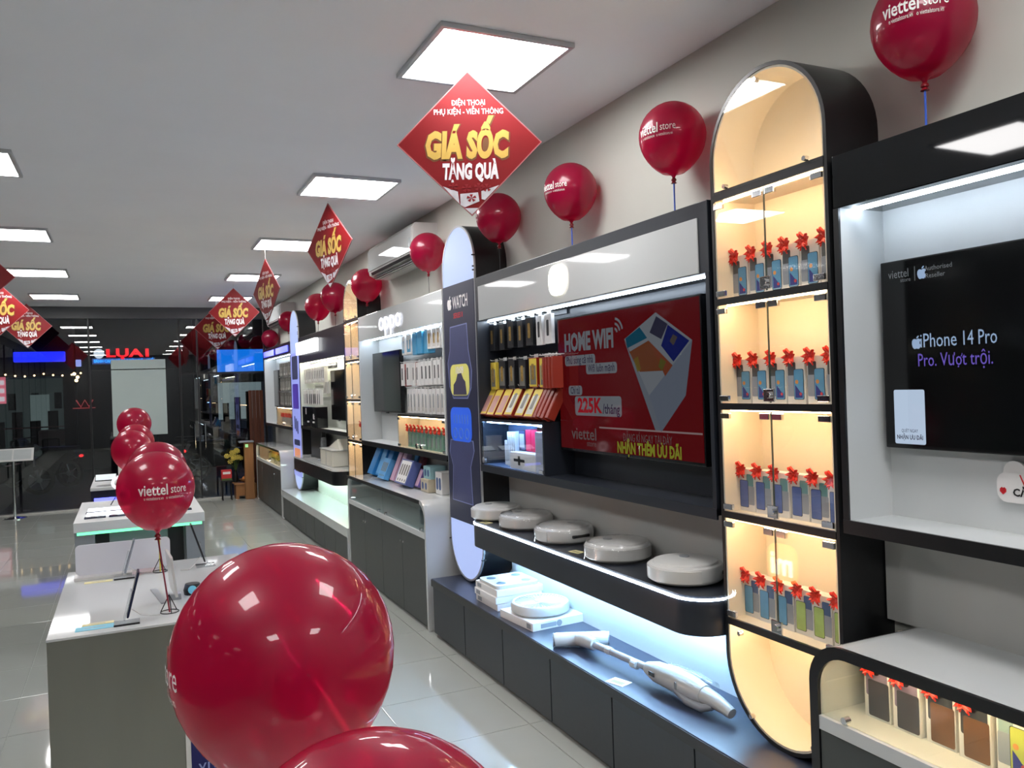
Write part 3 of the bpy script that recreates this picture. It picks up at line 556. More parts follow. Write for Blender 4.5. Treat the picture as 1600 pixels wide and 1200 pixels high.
tv(7.04, 7.93, 1.535, 2.105, 2.215, 'switched-off wall TV in the white unit with raised letters', TVB)
tv(9.05, 9.78, 1.41, 1.99, 2.21, 'switched-off dark wall TV in the pale-lined unit', TVB)
tv(13.05, 13.95, 1.52, 2.11, 2.215, 'switched-off wall TV nearest the glass front', TVB)
# heart sticker sign hanging in the white recess
hs = thing('heart_sign', 'white cut-out sign with red heart and red letters below the black TV', 'sign', (2.28, 1.4, 1.38))
B().prism(rrect(1.12, 1.568, 1.375, 1.462, .03), 'x', 2.286, XB).obj('board', PAPER, hs)
for c in (1.535, 1.46): B().lathe([(0, -.003), (.034, -.003), (.034, .003), (0, .003)], (2.2905, c-.02, 1.462), 16, 'x').obj('cloud_bump', PAPER, hs)
B().prism([(1.549, 1.397), (1.558, 1.405), (1.558, 1.413), (1.553, 1.418), (1.549, 1.415), (1.545, 1.418), (1.540, 1.413), (1.540, 1.405)], 'x', 2.284, 2.286).obj('heart', mat('heart red', S(200, 30, 40), .4, noise=(9, .05)), hs)
text('VIETTEL', .045, mat('heart red', S(200, 30, 40), .4), hs, (2.284, 1.42, 1.44), FX); text('CẢM ƠN', .03, RUB, hs, (2.284, 1.46, 1.405), FX, bold=.001)
# ---------------------------------------------------------------- phone boxes with ribbon bows
def bow_mesh():
    b = B()
    for k in range(9):
        a = 2*PI*k/9+.3*(k % 2); c, s = math.cos(a), math.sin(a)
        P = [(0, 0, 0), (-.009, c*.014-.006*s, s*.014+.006*c), (-.014, c*.029, s*.027), (-.005, c*.016+.007*s, s*.016-.007*c)]
        b.tube([(P[i][0], P[i][1], P[i][2]) for i in (0, 1, 2, 3)], [.003, .006, .0065, .003], 5)
    for s in (-1, 1): b.tube([(-.004, 0, 0), (-.008, s*.008, -.018), (-.006, s*.014, -.034)], [.003, .004, .003], 4)
    b.sph((-.006, 0, 0), .006, 6)
    bmesh.ops.recalc_face_normals(b.bm, faces=b.bm.faces); me = bpy.data.meshes.new('ribbon_bow'); b.bm.to_mesh(me); b.bm.free(); me.materials.append(BOWR); return me
BOW = bow_mesh()
def box_proto(w, h, d, label, back, front, group, body=PAPER, flip=1, deco=False, big=False):
    t = thing('phone_box', label, 'phone box', (0, 0, 0), 0, group)
    b = B().box(-d/2, d/2, -w/2, w/2, 0, h, .0015).obj('carton', body, t); x = -d/2
    if big: A1, A2 = (-w*.42, w*.42, h*.36, h*.97), (-w*.47, w*.33, h*.04, h*.63)
    elif flip > 0: A1, A2 = (0, w*.44, h*.26, h*.88), (-w*.42, w*.09, h*.10, h*.72)
    else: A1, A2 = (-w*.44, 0, h*.26, h*.88), (-w*.09, w*.42, h*.10, h*.72)
    B().prism(rrect(*A1, .006), 'x', x-.0008, x).obj('phone_back_picture', back, t)
    if big: B().lathe([(0, -.0003), (w*.17, -.0003), (w*.17, .0003), (0, .0003)], (x-.0010, w*.02, h*.80), 12, 'x').obj('lens_ring', RUB, t)
    if not big:
        k = w*.08*(1 if flip > 0 else -1); B().prism(rrect(A1[0]+k*.6, A1[1]+k*.3, h*.16, h*.60, .005), 'x', x-.0011, x-.0007).obj('phone_side_picture', mat('pale phone print', S(150, 158, 172), .45, noise=(8, .08)), t)
        B().prism(rrect(A2[0]-.0018, A2[1]+.0018, A2[2]-.0018, A2[3]+.0018, .006), 'x', x-.0014, x-.0006).obj('phone_rim_picture', mat('dark rim print', S(34, 36, 44), .4), t)
    f = B().prism(rrect(*A2, .006), 'x', x-.0018, x-.0006).obj('phone_front_picture', front, t); ya, yb = A2[:2]
    cz = (ya+yb)/2
    if deco:
        B().prism([(cz-.2*w, h*.13), (cz+.2*w, h*.13), (cz+.2*w, h*.40), (cz+.06*w, h*.33), (cz-.06*w, h*.26), (cz-.2*w, h*.22)], 'x', x-.0022, x-.0018).obj('wallpaper_shape', mat('indigo print', S(50, 58, 140), .5), f)
        B().lathe([(0, -.0002), (.09*w, -.0002), (.09*w, .0002), (0, .0002)], (x-.0021, cz+.10*w, h*.46), 10, 'x').obj('wallpaper_dot', mat('amber print', S(220, 150, 80), .5), f)
        B().lathe([(0, -.0002), (.07*w, -.0002), (.07*w, .0002), (0, .0002)], (x-.0025, cz-.10*w, h*.21), 10, 'x').obj('wallpaper_dot', mat('rose dot print', S(200, 70, 80), .5), f)
    bo = link('ribbon_bow', BOW, t); bo.matrix_basis = Matrix.Translation((x-.004, w*.22, h*(.86 if big else .99)))
    return t
GRYP = mat('grey phone print', S(86, 88, 92), .4, noise=(20, .1)); SKY = mat('sky blue print', S(96, 160, 206), .45, noise=(8, .2)); TEAL = mat('teal phone print', S(96, 150, 156), .4, noise=(9, .1)); INDG = mat('dusk blue print', S(84, 108, 178), .45, noise=(7, .25))
BLUP = mat('blue phone print', S(64, 92, 142), .4, noise=(8, .1)); LIME = mat('lime print', S(176, 206, 120), .45, noise=(6, .4)); DARKP = mat('dark flagship print', S(70, 66, 74), .35, noise=(5, .25)); MAUV = mat('mauve print', S(140, 126, 150), .4, noise=(5, .15))
rowdefs = ((2.062, 'bowed grey-phone box from the charcoal side, top box shelf, near warm tower', GRYP, SKY, 1),
           (1.657, 'bowed grey-phone box from the charcoal side, second box shelf, near warm tower', GRYP, SKY, 1),
           (1.237, 'bowed teal-phone box from the charcoal side, near warm tower', TEAL, INDG, -1),
           (.822, 'bowed blue-phone box from the charcoal side, lowest box shelf, near warm tower', BLUP, SKY, -1))
for z, lab, bk, fr, fl in rowdefs:
    p = box_proto(.086, .172 if z > 1.5 else .165, .046, lab, bk, fr, 'gift-bowed phone boxes in the near warm tower', flip=fl, deco=z > 1.5)
    for k in range(6):
        o = p if k == 0 else dup(p, (0, 0, 0))
        o['label'] = '%s %s' % (ORD[k], lab)
        o.location = (2.205+random.uniform(-.006, .006), 2.515-.0915*k+random.uniform(-.002, .002), z)
        if z < 1 and k >= 3: swap(o, phone_front_picture=LIME); o['label'] = '%s bowed lime-phone box counting from the blue ones, near warm tower' % ORD[k-3]
# far warm tower: a few boxes
for z, n in ((2.062, 1), (1.657, 2), (1.237, 3), (.822, 2)):
    p = box_proto(.086, .17, .046, 'phone box with red bow in the far warm tower', GRYP, DARKP if z < 1.5 else SKY, 'phone boxes in the far warm tower', body=PAPER if z > 1.5 else mat('dark carton', S(60, 62, 74), .5, noise=(8, .1)))
    for k in range(n):
        o = p if k == 0 else dup(p, (0, 0, 0)); o.location = (2.2, 8.08+.10*k, z); o['label'] = '%s bowed phone box from the white unit, %s box shelf, far warm tower' % (ORD[k], {2.062: 'top', 1.657: 'second', 1.237: 'third', .822: 'lowest'}[z])
# boxes in the glass counters
def row(p, n, x, y, z, dy, frm=None):
    base = p['label']
    for k in range(n):
        o = p if k == 0 else dup(p, (0, 0, 0))
        if n > 1: o['label'] = '%s %s' % (ORD[k], base)
        o.location = (x+random.uniform(-.004, .004), y-dy*k, z)
p = box_proto(.093, .188, .03, 'mauve flagship phone box from the arched end, black-banded counter', MAUV, DARKP, 'flagship phone boxes in the black-banded counter', flip=-1, big=True); row(p, 2, 2.06, 1.81, .70, .107)
p = box_proto(.093, .188, .03, 'bronze flagship phone box from the arched end, black-banded counter', mat('graphite print', S(64, 66, 70), .35, noise=(5, .2)), mat('bronze print', S(120, 82, 52), .35, noise=(5, .3)), 'flagship phone boxes in the black-banded counter', flip=-1, big=True); row(p, 2, 2.06, 1.595, .70, .107)
p = box_proto(.093, .188, .03, 'yellow-green phone box from the bronze ones, black-banded counter', mat('pale green print', S(150, 176, 176), .4), mat('yellow sky print', S(190, 200, 90), .45, noise=(5, .4)), 'phone boxes in the black-banded counter', flip=1, deco=True); row(p, 5, 2.06, 1.38, .70, .105)
GREENB = mat('green carton', S(134, 182, 168), .4, noise=(8, .08)); 
p = box_proto(.095, .165, .05, 'green bowed phone box from the dark TV, lit case of the white unit', TEAL, GREENB, 'green phone boxes with bows', body=GREENB); row(p, 11, 2.17, 6.62, 1.262, .098)
p = box_proto(.095, .15, .05, 'bowed phone box from the glass front, farthest small lit case', GRYP, PAPER, 'phone boxes in the far lit case'); row(p, 8, 2.18, 12.85, 1.262, .11)
LG = mat('lime carton', S(150, 160, 70), .5, noise=(8, .1)); p = box_proto(.09, .13, .05, 'yellow-green carton from the glass front inside the far glass counter', LG, YEL, 'cartons in the far glass counter', body=LG); row(p, 8, 2.1, 13.55, .70, .2)
# small lit cases inside the wall units
def lit_case(unit_y, y0, y1, z0, z1, label, ledm, lining, doors=True, outer=None):
    t = thing('small_lit_case', label, 'display case', (XB-.02, (y0+y1)/2, z0)); f = outer or BLK
    B().box(XF+.002, XB-.001, y0, y1, z1, z1+.018).obj('top', f, t); B().box(XF+.004, XB-.001, y0, y0+.016, z0, z1).obj('side', f if outer else lining, t); B().box(XF+.004, XB-.001, y1-.016, y1, z0, z1).obj('side', f if outer else lining, t)
    B().box(XB-.012, XB-.001, y0+.016, y1-.016, z0, z1).obj('back', lining, t)
    B().box(XF+.004, XB-.012, y0+.016, y1-.016, z0, z0+.006).obj('base', lining, t); B().box(XF+.02, XF+.03, y0+.05, y1-.05, z1-.008, z1).obj('led_strip', ledm, t)
    ym = (y0+y1)/2; n = 2 if doors else 1
    for k in range(n):
        a = y0+.004+(y1-y0-.008)/n*k; b = a+(y1-y0-.008)/n-.003; d = B().box(XF-.003, XF+.003, a, b, z0+.006, z1-.004).obj('glass_door', GLASS, t)
        for zz in (z0+.01, z1-.03): B().box(XF-.006, XF+.006, (a if k == 0 else b-.05), (a+.05 if k == 0 else b), zz, zz+.02, .002).obj('hinge_clip', CHROME, d)
        lk = B().lathe([(.02, -.014), (.02, 0)], (XF-.003, b-.05 if k == 0 else a+.05, z0+.035), 12, 'x').obj('lock', CHROME, d)
    return t
lit_case(0, 5.64, 6.80, 1.2565, 1.52, 'small warm-lit glass case of green boxes in the white unit', LEDW, CREAM)
lit_case(0, 11.76, 13.06, 1.2565, 1.52, 'small warm-lit glass case in the unit nearest the glass front', LEDW, CREAM)
lit_case(0, 4.085, 4.96, 1.2415, 1.525, 'small cool-lit glass case under the pegs of the charcoal unit', em('blue case strip', (.30, .55, 1), 95.0), mat('slate blue lining', S(84, 98, 124), .5, noise=(4, .04)), False, CHAR)
# boxes in the cool-lit case
def plainbox(name, x0, x1, y0, y1, z0, z1, m, label, cat='box', group=None, face=None):
    t = thing(name, label, cat, ((x0+x1)/2, (y0+y1)/2, z0), 0, group); B().box(x0, x1, y0, y1, z0, z1, .002).obj('carton', m, t)
    B().box(x0-.0012, x0, y0+(y1-y0)*.12, y1-(y1-y0)*.12, z0+(z1-z0)*.15, z1-(z1-z0)*.15).obj('printed_face', face or GPAN, t); return t
RED2 = mat('crimson carton', S(206, 30, 72), .45, noise=(8, .06)); NVY = mat('navy carton', S(40, 48, 84), .45, noise=(8, .1)); ZC = 1.2475
plainbox('accessory_box', 2.19, 2.26, 4.72, 4.80, ZC, ZC+.155, PAPER, 'short white accessory box at the end of the row in the cool-lit case')
for k in range(4): plainbox('accessory_box', 2.17, 2.26, 4.60+.03*k, 4.625+.03*k, ZC, ZC+.215, PAPER, '%s slim white accessory box from the crimson ones in the cool-lit case' % ORD[k], group='slim white boxes in the cool-lit case')
plainbox('accessory_box', 2.19, 2.27, 4.50, 4.585, ZC+.105, ZC+.225, NVY, 'navy accessory box standing on the white carton in the cool-lit case')
for k in range(2): plainbox('accessory_box', 2.19, 2.27, 4.345+.075*k, 4.415+.075*k, ZC+.105, ZC+.235, RED2, '%s crimson accessory box from the silver box in the cool-lit case' % ORD[k], group='crimson boxes in the cool-lit case', face=RED2)
cb = plainbox('white_carton', 2.125, 2.28, 4.24, 4.585, ZC, ZC+.1, PAPER, 'long low white carton with black emblem in the cool-lit case', face=PAPER)
B().box(2.1235, 2.1245, 4.38, 4.53, ZC+.045, ZC+.062).obj('emblem', RUB, cb); B().box(2.1235, 2.1245, 4.44, 4.47, ZC+.025, ZC+.08).obj('emblem', RUB, cb)
plainbox('accessory_box', 2.22, 2.28, 4.23, 4.335, ZC+.105, ZC+.245, WMAT, 'tall pale box with black side strip on the white carton in the cool-lit case', face=RUB)
plainbox('accessory_box', 2.12, 2.27, 4.11, 4.225, ZC, ZC+.235, mat('silver carton', S(190, 196, 214), .4, noise=(6, .04)), 'big silver box filling the end of the cool-lit case', face=mat('silver print', S(170, 176, 196), .4))
# ---------------------------------------------------------------- hanging accessories
def pack_proto(w, h, d, label, group, body, face, edge=None, window=None, name='accessory_pack'):
    t = thing(name, label, 'accessory', (0, 0, 0), 0, group); B().box(-d/2, d/2, -w/2, w/2, 0, h, .0015).obj('carton', body, t); x = -d/2
    if edge: B().box(x-.0008, x, -w*.46, w*.46, h*.03, h*.97).obj('border_print', edge, t)
    B().box(x-.0016, x-.0008 if edge else x, -w*.36, w*.36, h*.10, h*.74).obj('printed_face', face, t)
    if window: B().prism(rrect(-w*.17, w*.17, h*.26, h*.80, w*.1), 'x', x-.0024, x-.0016).obj('product_window', window, t)
    tb = B(); tb.box(-.001, .001, -w*.25, w*.25, h, h+.022); tb.tube([(.06, 0, h+.012), (-d/2-.012, 0, h+.012), (-d/2-.016, 0, h+.018)], .0025, 5); tb.obj('hang_tab', WPL, t)
    return t
BK = mat('black card', S(26, 27, 31), .4, noise=(9, .1)); GLD = mat('gold charm', S(196, 160, 84), .3, metal=.6, noise=(40, .2)); REDC = mat('red card', S(150, 46, 28), .4, noise=(9, .08)); PNK = mat('rose print', S(190, 140, 134), .45, noise=(6, .12)); GPR = mat('grey print', S(120, 118, 110), .45, noise=(5, .25)); IVR = mat('ivory print', S(208, 204, 196), .45, noise=(6, .1))
def rowp(p, ys, x, z, rot=None):
    base = p['label']
    for k, y in enumerate(ys):
        o = p if k == 0 else dup(p, (0, 0, 0)); o['label'] = '%s %s' % (ORD[k], base)
        o.location = (x+random.uniform(-.005, .005), y, z+random.uniform(-.004, .004)); o.rotation_euler = rot or (0, 0, random.uniform(-.12, .05))
pb1 = B(); 
for z in (2.155, 1.905): pb1.box(XB-.012, XB, 4.10, 4.96, z, z+.03)
pb1.obj('peg_rail', CHAR, Cc)
p = pack_proto(.085, .165, .05, 'black charm pack from the watch tower, top peg row, charcoal unit', 'hanging packs in the charcoal unit', BK, BK, None, GLD); rowp(p, [4.90, 4.765, 4.63, 4.495, 4.36], 2.20, 1.985)
p = pack_proto(.085, .17, .022, 'white case pack from the black ones, top peg row, charcoal unit', 'white hanging packs', PAPER, PAPER, None, BK); rowp(p, [4.235, 4.125], 2.19, 1.985)
p = pack_proto(.09, .175, .05, 'black charm pack from the watch tower, middle peg row, charcoal unit', 'middle row black packs', BK, GPR, None, GLD); rowp(p, [4.88, 4.745, 4.61, 4.46], 2.19, 1.735)
swap(p, carton=YEL)
p['label'] = 'hanging pack with yellow sides at the watch-tower end of the middle peg row'; p['group'] = ''; del p['group']
p = pack_proto(.10, .175, .05, 'yellow-bordered pack from the black ones, middle peg row, charcoal unit', 'yellow bordered packs', REDC, GPR, YEL, GLD); rowp(p, [4.315, 4.18], 2.19, 1.735)
p = pack_proto(.03, .175, .06, 'slim red box from the yellow-bordered packs, middle peg row', 'slim red boxes', REDC, REDC, None, None); rowp(p, [4.10, 4.062, 4.024, 3.986], 2.155, 1.735)
tl = (0, .50, 0)
p = pack_proto(.11, .185, .05, 'rose-fronted slanted pack from the watch tower, lowest row, charcoal unit', 'slanted red packs', REDC, PNK, YEL, None, 'slanted_pack'); rowp(p, [4.93, 4.80, 4.67], 2.115, 1.56, tl)
p = pack_proto(.11, .185, .05, 'ivory-fronted slanted pack from the rose ones, lowest row, charcoal unit', 'slanted red packs', REDC, IVR, YEL, GPR, 'slanted_pack'); rowp(p, [4.53, 4.395, 4.26], 2.115, 1.56, tl)
p = pack_proto(.035, .185, .05, 'slim red slanted pack from the ivory ones, lowest row, charcoal unit', 'slim slanted packs', REDC, REDC, None, None, 'slanted_pack'); rowp(p, [4.17, 4.125, 4.08, 4.035], 2.115, 1.56, tl)
# packs in the white unit
WB2 = mat('blue box', S(74, 160, 204), .45, noise=(8, .1)); 
for z in (2.20, 1.98, 1.745): B().box(XB-.012, XB, 5.66, 6.85, z, z+.02).obj('peg_rail', BLK, Ee)
p = pack_proto(.12, .16, .05, 'white-and-blue pack from the dark TV, top row, white unit', 'uppermost packs of the white unit', PAPER, WB2, PAPER, PAPER); rowp(p, [6.76, 6.62], 2.19, 2.04)
p = pack_proto(.13, .18, .06, 'solid blue hanging box from the dark TV, top row, white unit', 'blue hanging boxes', WB2, WB2, WB2, None); rowp(p, [6.46, 6.32, 6.18], 2.19, 2.03)
p = pack_proto(.09, .15, .04, 'white charm pack from the blue boxes, top row, white unit', 'white charm packs', PAPER, IVR, None, GLD); rowp(p, [6.07, 5.96, 5.85, 5.74], 2.17, 2.055)
p = pack_proto(.075, .19, .04, 'white pack from the dark TV, middle row, white unit', 'middle packs of the white unit', PAPER, PAPER, None, BK); rowp(p, [6.80, 6.66, 6.52, 6.40, 6.29, 6.19, 6.09, 5.99, 5.89, 5.79, 5.70], 2.18, 1.775)
p = pack_proto(.03, .19, .05, 'slim red-and-black pack from the dark TV, middle row, white unit', 'slim packs', REDC, BK, None, None); rowp(p, [6.73, 6.46], 2.19, 1.775)
p = pack_proto(.075, .20, .045, 'white pack from the dark TV, lowest row, white unit', 'lowest packs of the white unit', PAPER, IVR, None, GPL); rowp(p, [6.66-.092*k for k in range(11)], 2.18, 1.545)
# packs in the pale-lined unit
for z in (2.06, 1.82, 1.66): B().box(XB-.012, XB, 9.80, 11.08, z, z+.02).obj('peg_rail', WMAT, Gg)
p = pack_proto(.075, .18, .04, 'pale pack from the purple phone tower, upper row, pale-lined unit', 'upper packs of the pale unit', IVR, PAPER, None, GPR); rowp(p, [11.02-.105*k for k in range(12)], 2.17, 1.86)
p = pack_proto(.07, .19, .04, 'slim pale pack from the purple phone tower, lower row, pale-lined unit', 'lower packs of the pale unit', PAPER, BK, IVR, None); rowp(p, [11.02-.12*k for k in range(9)], 2.15, 1.58)
p = pack_proto(.075, .14, .03, 'small white pack toward the dark TV in the pale-lined unit', 'small white packs', PAPER, PAPER, None, None); rowp(p, [10.30-.1*k for k in range(5)], 2.25, 1.72)
# packs in the unit nearest the glass
for z, lab in ((1.985, 'upper'), (1.765, 'middle'), (1.545, 'lower')):
    p = pack_proto(.09, .20, .045, 'grey pack from the dark TV, %s row, unit nearest the glass front' % lab, '%s packs nearest the glass' % lab, GPR, IVR, None, BK); rowp(p, [12.90-.115*k for k in range(10)], 2.17, z)
# ---------------------------------------------------------------- robot vacuums on the floating shelf
def robot():
    t = thing('robot_vacuum', 'white round robot vacuum', 'robot vacuum', (0, 0, 0)); R = .158
    B().lathe([(0, .006), (R-.012, .006), (R-.002, .014), (R, .024), (R, .066), (R-.004, .074), (R-.014, .078), (0, .078)], seg=48).obj('body', WPL, t, smooth=True)
    B().lathe([(0, .078), (R-.02, .078), (R-.024, .086), (R-.034, .089), (0, .089)], seg=48).obj('top_cover', WPL, t, smooth=True)
    a0, a1 = math.radians(-20), math.radians(200)
    arc = lambda r: [(r*math.cos(a0+(a1-a0)*k/24), r*math.sin(a0+(a1-a0)*k/24)) for k in range(25)]
    B().ring(arc(R+.004), arc(R-.001), 'z', .018, .068, closed=False).obj('bumper', WPL, t, smooth=True)
    B().box(-.055, .055, -R-.002, -R+.02, .034, .050, .006).obj('dust_slot', RUB, t)
    B().lathe([(0, .089), (.022, .089), (.022, .093), (0, .093)], (.05, 0, 0), 16).obj('button_ring', GPL, t)
    for s in (-1, 1): B().lathe([(.024, -.01), (.024, .01)], (0, s*.11, .028), 14, 'y').obj('wheel', RUB, t)
    B().box(R-.05, R-.02, -.02, .02, .012, .055, .003).obj('paper_tab', PAPER, t)
    return t
rb = robot()
spots = [((2.125, 4.825), 2.4, 'white robot vacuum at the watch-banner end of the glowing shelf'), ((2.140, 4.42), 2.3, 'wrapped white robot vacuum second from the watch banner on the shelf'), ((2.130, 3.93), .12, 'wrapped white robot vacuum in the middle of the glowing shelf'),
         ((2.125, 3.385), 2.2, 'wrapped white robot vacuum second from the near warm tower on the shelf'), ((2.130, 2.86), 1.0, 'white robot vacuum next to the near warm tower on the shelf')]
for k, (p, a, lab) in enumerate(spots):
    o = rb if k == 0 else dup(rb, (0, 0, 0)); o.location = (*p, .906); o.rotation_euler = (0, 0, a); o['label'] = lab
    if k == 0: rb0 = o
for k in (1, 2, 3):
    p = spots[k][0]; b = B(); n = 40; R1 = .164
    prof = [(R1+.004, .004), (R1, .03), (R1+.002, .06), (R1-.012, .086), (R1-.05, .094), (0, .095)]
    b.lathe(prof, (*p, .906), 40)
    for v in b.bm.verts: v.co += Vector((random.uniform(-.003, .003), random.uniform(-.003, .003), random.uniform(-.0015, .0015)))
    b.obj('plastic_wrap', WRAP, smooth=True, label='clear plastic film wrapped over the %s robot vacuum' % ('second', 'middle', 'fourth')[k-1], cat='plastic film')
def card(x, y, z, w, d, rz, label, m=YEL, name='price_card'):
    t = thing(name, label, 'price card', (0, 0, 0)); B().box(-d/2, d/2, -w/2, w/2, 0, .002).obj('card', m, t); B().box(-d*.3, d*.1, -w*.35, w*.35, .002, .0024).obj('printed_lines', mat('faint print', S(150, 140, 100), .6), t); t.location = (x, y, z); t.rotation_euler = (0, 0, rz)
PCARD = mat('pale yellow card', S(226, 216, 160), .5, noise=(9, .04))
card(2.03, 3.62, .905, .075, .05, .2, 'small yellow price card between the third and fourth robot vacuums', PCARD); card(2.0, 4.70, .905, .075, .05, .2, 'small yellow price card by the first robot vacuum', PCARD)
card(1.965, 3.16, .405, .10, .07, .3, 'pale yellow price card on the bench beside the stick vacuum', mat('ivory card', S(236, 230, 200), .5, noise=(9, .03)))
# ---------------------------------------------------------------- scale cartons, fan, stick vacuum on the bench
for k in range(3):
    t = thing('scale_carton', ('lowest', 'middle', 'topmost')[k]+' white carton in the stack under the bathroom scale', 'box', (2.12, 4.68, .405+.042*k)); z = .405+.042*k; dx = (.004, -.006, .003)[k]
    B().box(1.965+dx, 2.275+dx, 4.50, 4.83, z, z+.040, .002).obj('carton', PAPER, t); B().box(1.964+dx, 1.9655+dx, 4.74, 4.80, z+.008, z+.032).obj('printed_label', GPL, t)
t = thing('bathroom_scale', 'white bathroom scale with four round grey pads on the carton stack', 'scale', (2.12, 4.66, .531))
B().prism(rrect(1.975, 2.265, 4.515, 4.805, .035), 'z', .531, .549).obj('platform', WPL, t)
for a in (2.035, 2.205):
    for b in (4.585, 4.735): B().lathe([(0, .549), (.030, .549), (.030, .5505), (0, .5505)], (a, b, 0), 20).obj('foot_pad', mat('pad grey', S(120, 132, 146), .3, metal=.5, noise=(9, .05)), t)
t = thing('flat_carton', 'flat white carton lying under the round fan head', 'box', (2.12, 4.23, .405)); M = Matrix.Translation((2.125, 4.225, .405)) @ Matrix.Rotation(.08, 4, 'Z')
B().box(-.172, .168, -.185, .185, 0, .045, .002).xf(M).obj('carton', PAPER, t); B().box(-.1735, -.1715, -.165, -.12, .008, .036).xf(M).obj('printed_label', GPL, t); B().lathe([(0, -.001), (.018, -.001), (.018, .001), (0, .001)], (.0, -.185, .022), 14, 'y').xf(M).obj('round_mark', GPL, t); B().box(-.12, -.02, -.1865, -.1845, .010, .034).xf(M).obj('printed_label', GPL, t)
t = thing('fan_head', 'white round fan head with radial grille on the flat carton', 'fan', (2.12, 4.23, .450)); c = (2.12, 4.23, .450)
B().lathe([(.12, 0), (.152, .002), (.168, .015), (.170, .045), (.163, .060), (.154, .064), (.148, .062), (.146, .050)], c, 48).obj('housing', WPL, t, smooth=True)
g = B()
for k in range(44):
    a = 2*PI*k/44; g.tube([(c[0]+.030*math.cos(a), c[1]+.030*math.sin(a), c[2]+.058), (c[0]+.149*math.cos(a+.12), c[1]+.149*math.sin(a+.12), c[2]+.060)], .003, 4, False)
g.obj('grille_slats', WPL, t, kind='stuff'); B().lathe([(0, .048), (.034, .050), (.036, .058), (.030, .066), (0, .068)], c, 24).obj('hub', WPL, t, smooth=True)
B().lathe([(0, .01), (.147, .01), (.147, .012), (0, .012)], c, 32).obj('inner_plate', mat('shadow grey plastic', S(70, 76, 86), .6), t)
t = thing('stick_vacuum', 'white cordless stick vacuum cleaner lying along the bench', 'vacuum cleaner', (2.09, 3.1, .405)); Z0 = .405
B().tube([(1.945, 3.74, Z0+.036), (1.96, 3.735, Z0+.038), (2.185, 3.63, Z0+.038), (2.20, 3.623, Z0+.036)], [.032, .036, .036, .032], 16).obj('floor_head', WPL, t, smooth=True)
B().tube([(1.942, 3.742, Z0+.038), (1.947, 3.739, Z0+.038)], .036, 16).obj('end_cap', GPL, t); B().tube([(2.199, 3.624, Z0+.038), (2.204, 3.621, Z0+.038)], .034, 16).obj('end_cap', GPL, t)
B().tube([(2.06, 3.68, Z0+.04), (2.055, 3.60, Z0+.055), (2.06, 3.52, Z0+.055)], [.034, .036, .028], 14).obj('neck', WPL, t, smooth=True)
B().tube([(2.06, 3.52, Z0+.055), (2.085, 3.09, Z0+.062)], .017, 12).obj('tube', mat('pale grey metal tube', S(206, 208, 214), .25, metal=.3, noise=(9, .03)), t, smooth=True)
for yy in (3.42, 3.20): B().tube([(2.066, yy, Z0+.057), (2.068, yy-.04, Z0+.058)], .0195, 12).obj('tube_collar', WPL, t)
B().tube([(2.085, 3.10, Z0+.062), (2.088, 3.03, Z0+.064), (2.095, 2.90, Z0+.066), (2.10, 2.80, Z0+.064), (2.103, 2.72, Z0+.060)], [.028, .046, .052, .050, .040], 20).obj('motor_body', WPL, t, smooth=True)
B().tube([(2.135, 3.0, Z0+.075), (2.145, 2.85, Z0+.078), (2.15, 2.72, Z0+.074)], [.030, .036, .030], 16).obj('dust_cup', ACRY, t, smooth=True)
B().tube([(2.137, 2.97, Z0+.075), (2.147, 2.80, Z0+.077)], [.018, .020], 12).obj('filter', GPL, t, smooth=True)
B().tube([(2.103, 2.74, Z0+.060), (2.105, 2.66, Z0+.056), (2.108, 2.60, Z0+.046), (2.110, 2.565, Z0+.036)], [.038, .032, .026, .022], 14).obj('handle', WPL, t, smooth=True)
B().tube([(2.065, 2.86, Z0+.04), (2.06, 2.78, Z0+.022), (2.07, 2.70, Z0+.02), (2.09, 2.66, Z0+.035)], [.016, .018, .018, .014], 10).obj('grip', GPL, t, smooth=True)
B().box(2.038, 2.042, 2.99, 3.03, Z0+.06, Z0+.078).obj('power_panel', RUB, t); B().box(2.043, 2.047, 2.84, 2.85, Z0+.055, Z0+.085).obj('seam', GPL, t)
# ---------------------------------------------------------------- leaning boxes on the counter of the white unit
def lean_box(y, w, h, d, x, z, ang, m, face, label, yaw=0, group=None, slots=0):
    t = thing('gift_carton', label, 'box', (0, 0, 0), 0, group); B().box(0, d, -w/2, w/2, 0, h, .002).obj('carton', m, t)
    B().box(-.0012, 0, -w*.42, w*.42, h*.06, h*.94).obj('printed_face', face, t)
    for k in range(slots): B().prism(rrect(-w*.38+k*w*.2, -w*.38+k*w*.2+w*.11, h*.35, h*.8, w*.04), 'x', -.0022, -.0012).obj('product_slot', GPR, t)
    for k in range(slots): B().lathe([(0, -.0022), (w*.04, -.0022), (w*.04, -.0012), (0, -.0012)], (0, -w*.33+k*w*.2, h*.16), 8, 'x').obj('dot_print', GPR, t)
    t.location = (x, y, z+d*math.sin(ang)+.001); t.rotation_euler = (0, ang, yaw); return t
BL1 = mat('bright blue carton', S(38, 122, 186), .4, noise=(7, .12)); BL2 = mat('mid blue carton', S(86, 156, 210), .4, noise=(7, .15)); PK1 = mat('dusty pink carton', S(196, 160, 182), .45, noise=(7, .12)); NV1 = mat('blue grey carton', S(86, 100, 156), .45, noise=(7, .1)); MRN = mat('maroon carton', S(120, 60, 76), .45, noise=(7, .1))
ZT = .937
lean_box(7.62, .16, .275, .06, 2.06, ZT, .42, BL1, BL1, 'tall bright blue carton leaning at the far end of the counter'); lean_box(7.45, .14, .275, .06, 2.085, ZT, .40, BL1, BL2, 'tall blue carton leaning next to the far end carton')
lean_box(7.30, .13, .28, .05, 2.10, ZT, .40, BL1, BL1, 'tall blue carton leaning behind the short blue carton')
lean_box(7.17, .20, .19, .05, 2.035, ZT, .42, BL2, BL2, 'short light blue carton with four picture windows leaning on the counter', slots=4)
